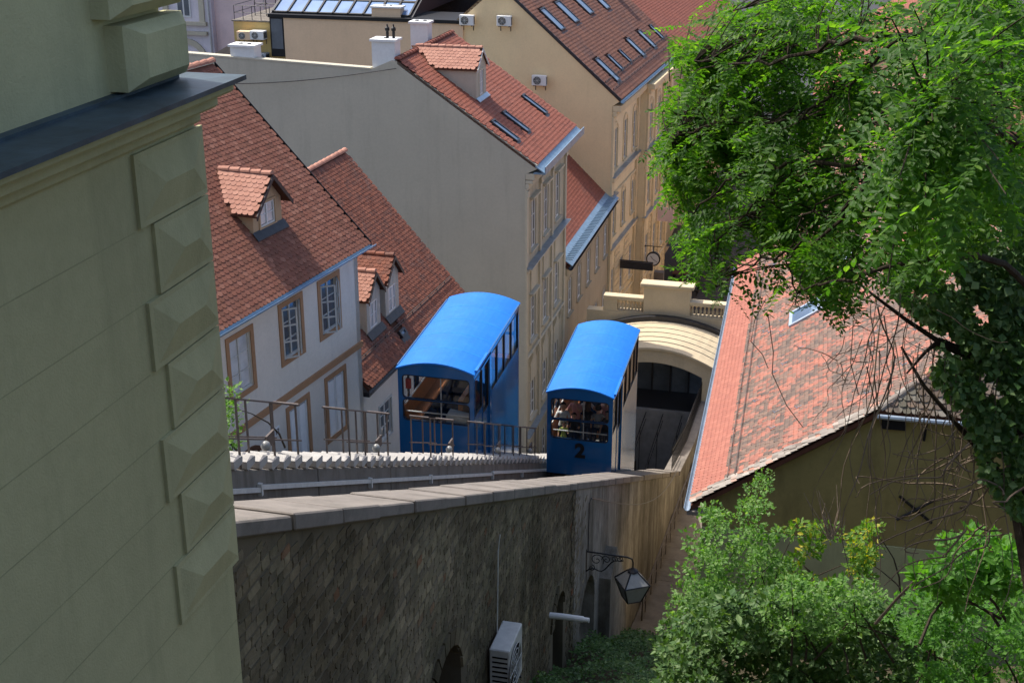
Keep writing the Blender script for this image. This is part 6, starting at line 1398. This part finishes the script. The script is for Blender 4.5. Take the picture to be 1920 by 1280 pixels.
# --- shrubs in the lower right
def shrub(name, label, cat, poly, d, depth, n, protos_, mat, seed, thick=.012, stems=8, dens=None, up=.35, edge=0, size=1., zsh=.0, group=None):
    r_ = random.Random(seed); xs = [p[0] for p in poly]; ys = [p[1] for p in poly]
    cx = sum(xs) / len(xs); base = unpix(cx, max(ys) + 30, d + depth / 2)
    th = Thing(name, label, cat, WF, tuple(base), group); Ms, pick = [], []; tips = []
    tries = 0
    while len(tips) < max(30, n // 45) and tries < 99999:
        tries += 1; x, y = r_.uniform(min(xs), max(xs)), r_.uniform(min(ys), max(ys))
        if inside(poly, x, y): tips.append((x, y, d + r_.random() * depth))
    for (x, y, dd) in tips:      # clumps of leaves round each twig tip
        k = max(4, int(n / len(tips) * r_.uniform(.5, 1.5))); rad = r_.uniform(9, 26); lum = r_.uniform(.7, 1.3)
        for _ in range(k):
            a, q = r_.uniform(0, 2 * pi), rad * math.sqrt(r_.random()); xx_, yy_ = x + q * cos(a), y + q * sin(a) * .85
            dr = Vector((cos(a) * .7 + r_.gauss(0, .4), r_.gauss(-.15, .6), -sin(a) * .5 + r_.gauss(up * .3, .45))).normalized(); nz = Vector((r_.gauss(-.2, .5), r_.gauss(-.1, .5), 1)); xv = dr.cross(nz).normalized()
            Ms.append(basis(tuple(unpix(xx_, yy_, dd + r_.gauss(0, .16))), xv, dr, xv.cross(dr), size * lum * r_.uniform(.6, 1.3))); pick.append(r_.randrange(len(protos_)))
    for _ in range(stems):
        x, y, dd = r_.choice(tips); a = Vector(base) + Vector((r_.gauss(0, .8), r_.gauss(0, .4), 0)); b = unpix(x, y, dd); mm = a.lerp(b, .5) + Vector((r_.gauss(0, .3), 0, .2))
        m = MB(); m.tube([tuple(a * (1 - t) ** 2 + mm * 2 * t * (1 - t) + b * t * t) for t in (0, .25, .5, .75, 1)], thick * 2, 5, taper=thick * .5); m.build('stem', M['bark'], th)
    pieces(th, 'leaf', protos_, pick, Ms, mat, rest='foliage'); return th
oval = [ell(.11, .055), ell(.09, .045), ell(.13, .06)]; small = [ovate(.085, .055), ovate(.07, .045), ovate(.10, .06)]; broad = [ell(.24, .12), ell(.2, .1), ell(.28, .13)]
shrub('tall_bush', 'tall fresh green bush with a pointed top beside the steps', 'bush', [(1245, 1200), (1262, 1130), (1258, 1085), (1300, 1050), (1290, 1010), (1330, 985), (1318, 955), (1360, 955), (1390, 955), (1402, 900), (1424, 868), (1446, 915), (1440, 970), (1470, 985), (1462, 1040), (1490, 1060), (1480, 1120), (1440, 1180)], 25.5, 2.2, 9000, small, M['bushleaf'], 31)
shrub('yellowing_shrub', 'shrub with yellow and green leaves in front of the olive wall', 'shrub', [(1480, 1090), (1478, 1040), (1492, 985), (1520, 965), (1545, 985), (1600, 1010), (1620, 960), (1640, 990), (1640, 1060), (1600, 1120), (1530, 1130)], 26, 1.2, 1500, oval, M['yellowleaf'], 32)
shrub('ivy_thicket', 'dense dark ivy and bramble thicket along the bottom right', 'thicket', [(1236, 1300), (1245, 1180), (1300, 1130), (1400, 1120), (1480, 1100), (1560, 1110), (1640, 1120), (1690, 1150), (1740, 1180), (1800, 1190), (1840, 1310)], 23, 2.6, 19000, small, M['ivyleaf'], 33, size=1.45)
shrub('pale_bush', 'greyish green bush on the thicket below the white box', 'bush', [(1420, 1140), (1480, 1080), (1560, 1090), (1620, 1080), (1655, 1110), (1640, 1170), (1560, 1200), (1450, 1190)], 22.5, 1.2, 3500, small, M['bushleaf'], 34)
shrub('bright_bush', 'bright green bush in the bottom right corner', 'bush', [(1660, 1150), (1700, 1110), (1770, 1090), (1860, 1130), (1960, 1100), (1960, 1300), (1760, 1300), (1700, 1220)], 21, 2, 7500, small, M['figleaf'], 35)
shrub('broad_leaf_shrub', 'light green broad-leaved shrub under the hanging vines at the right edge', 'shrub', [(1730, 1080), (1765, 1010), (1810, 990), (1870, 1010), (1960, 985), (1960, 1130), (1880, 1140), (1800, 1150), (1745, 1120)], 17, 1.4, 2300, broad, M['figleaf'], 36, size=.55)
shrub('alley_shrub', 'green shrub behind the railing between the green house corner and the white house', 'shrub', [(414, 735), (432, 728), (446, 760), (438, 800), (445, 830), (425, 845), (408, 840)], 24.5, .8, 500, small, M['bushleaf'], 37)
th = Thing('dry_twigs', 'grey leafless twigs sticking up between the green shrubs', 'twigs', WF, tuple(unpix(1560, 1010, 26)))
rv = random.Random(4)
for i in range(16):
    x = 1560 + rv.uniform(-10, 15); a = unpix(x, 1010, 26); b = unpix(x + rv.uniform(-50, 25), rv.uniform(905, 985), 26); m = MB(); m.tube([tuple(a), tuple(a.lerp(b, .5) + Vector((rv.gauss(0, .06), 0, rv.gauss(0, .06)))), tuple(b)], .014, 4, taper=.005); m.build('stem', M['deadtwig'], th)
# ground ivy
Ms = []; pick = []; rv = random.Random(9)
while len(Ms) < 15000:
    v = rv.uniform(19, 39.2); u = rv.uniform(-5.7, 3); z = gz(u, v)
    X, Y, f = pix(G.w((u, v, z)))
    if not (930 < X < 1330 and 1140 < Y < 1330) : continue
    dr = Vector((rv.gauss(0, 1), rv.gauss(0, 1), rv.uniform(-.2, .6))).normalized(); nz = Vector((rv.gauss(0, .4), rv.gauss(-.3, .4), 1)); xx = dr.cross(nz).normalized()
    Ms.append(basis(tuple(G.w((u, v, z + rv.uniform(.02, .3)))), xx, dr, xx.cross(dr), rv.uniform(.7, 1.5))); pick.append(rv.randrange(3))
me = join_mesh('ground_ivy', small, np.array(pick), np.array(Ms), [M['ivyleaf']]); o = bpy.data.objects.new('ground_ivy', me); COL.objects.link(o); o['kind'] = 'stuff'; o['label'] = 'dark green ground ivy at the foot of the retaining wall'; o['category'] = 'ivy'
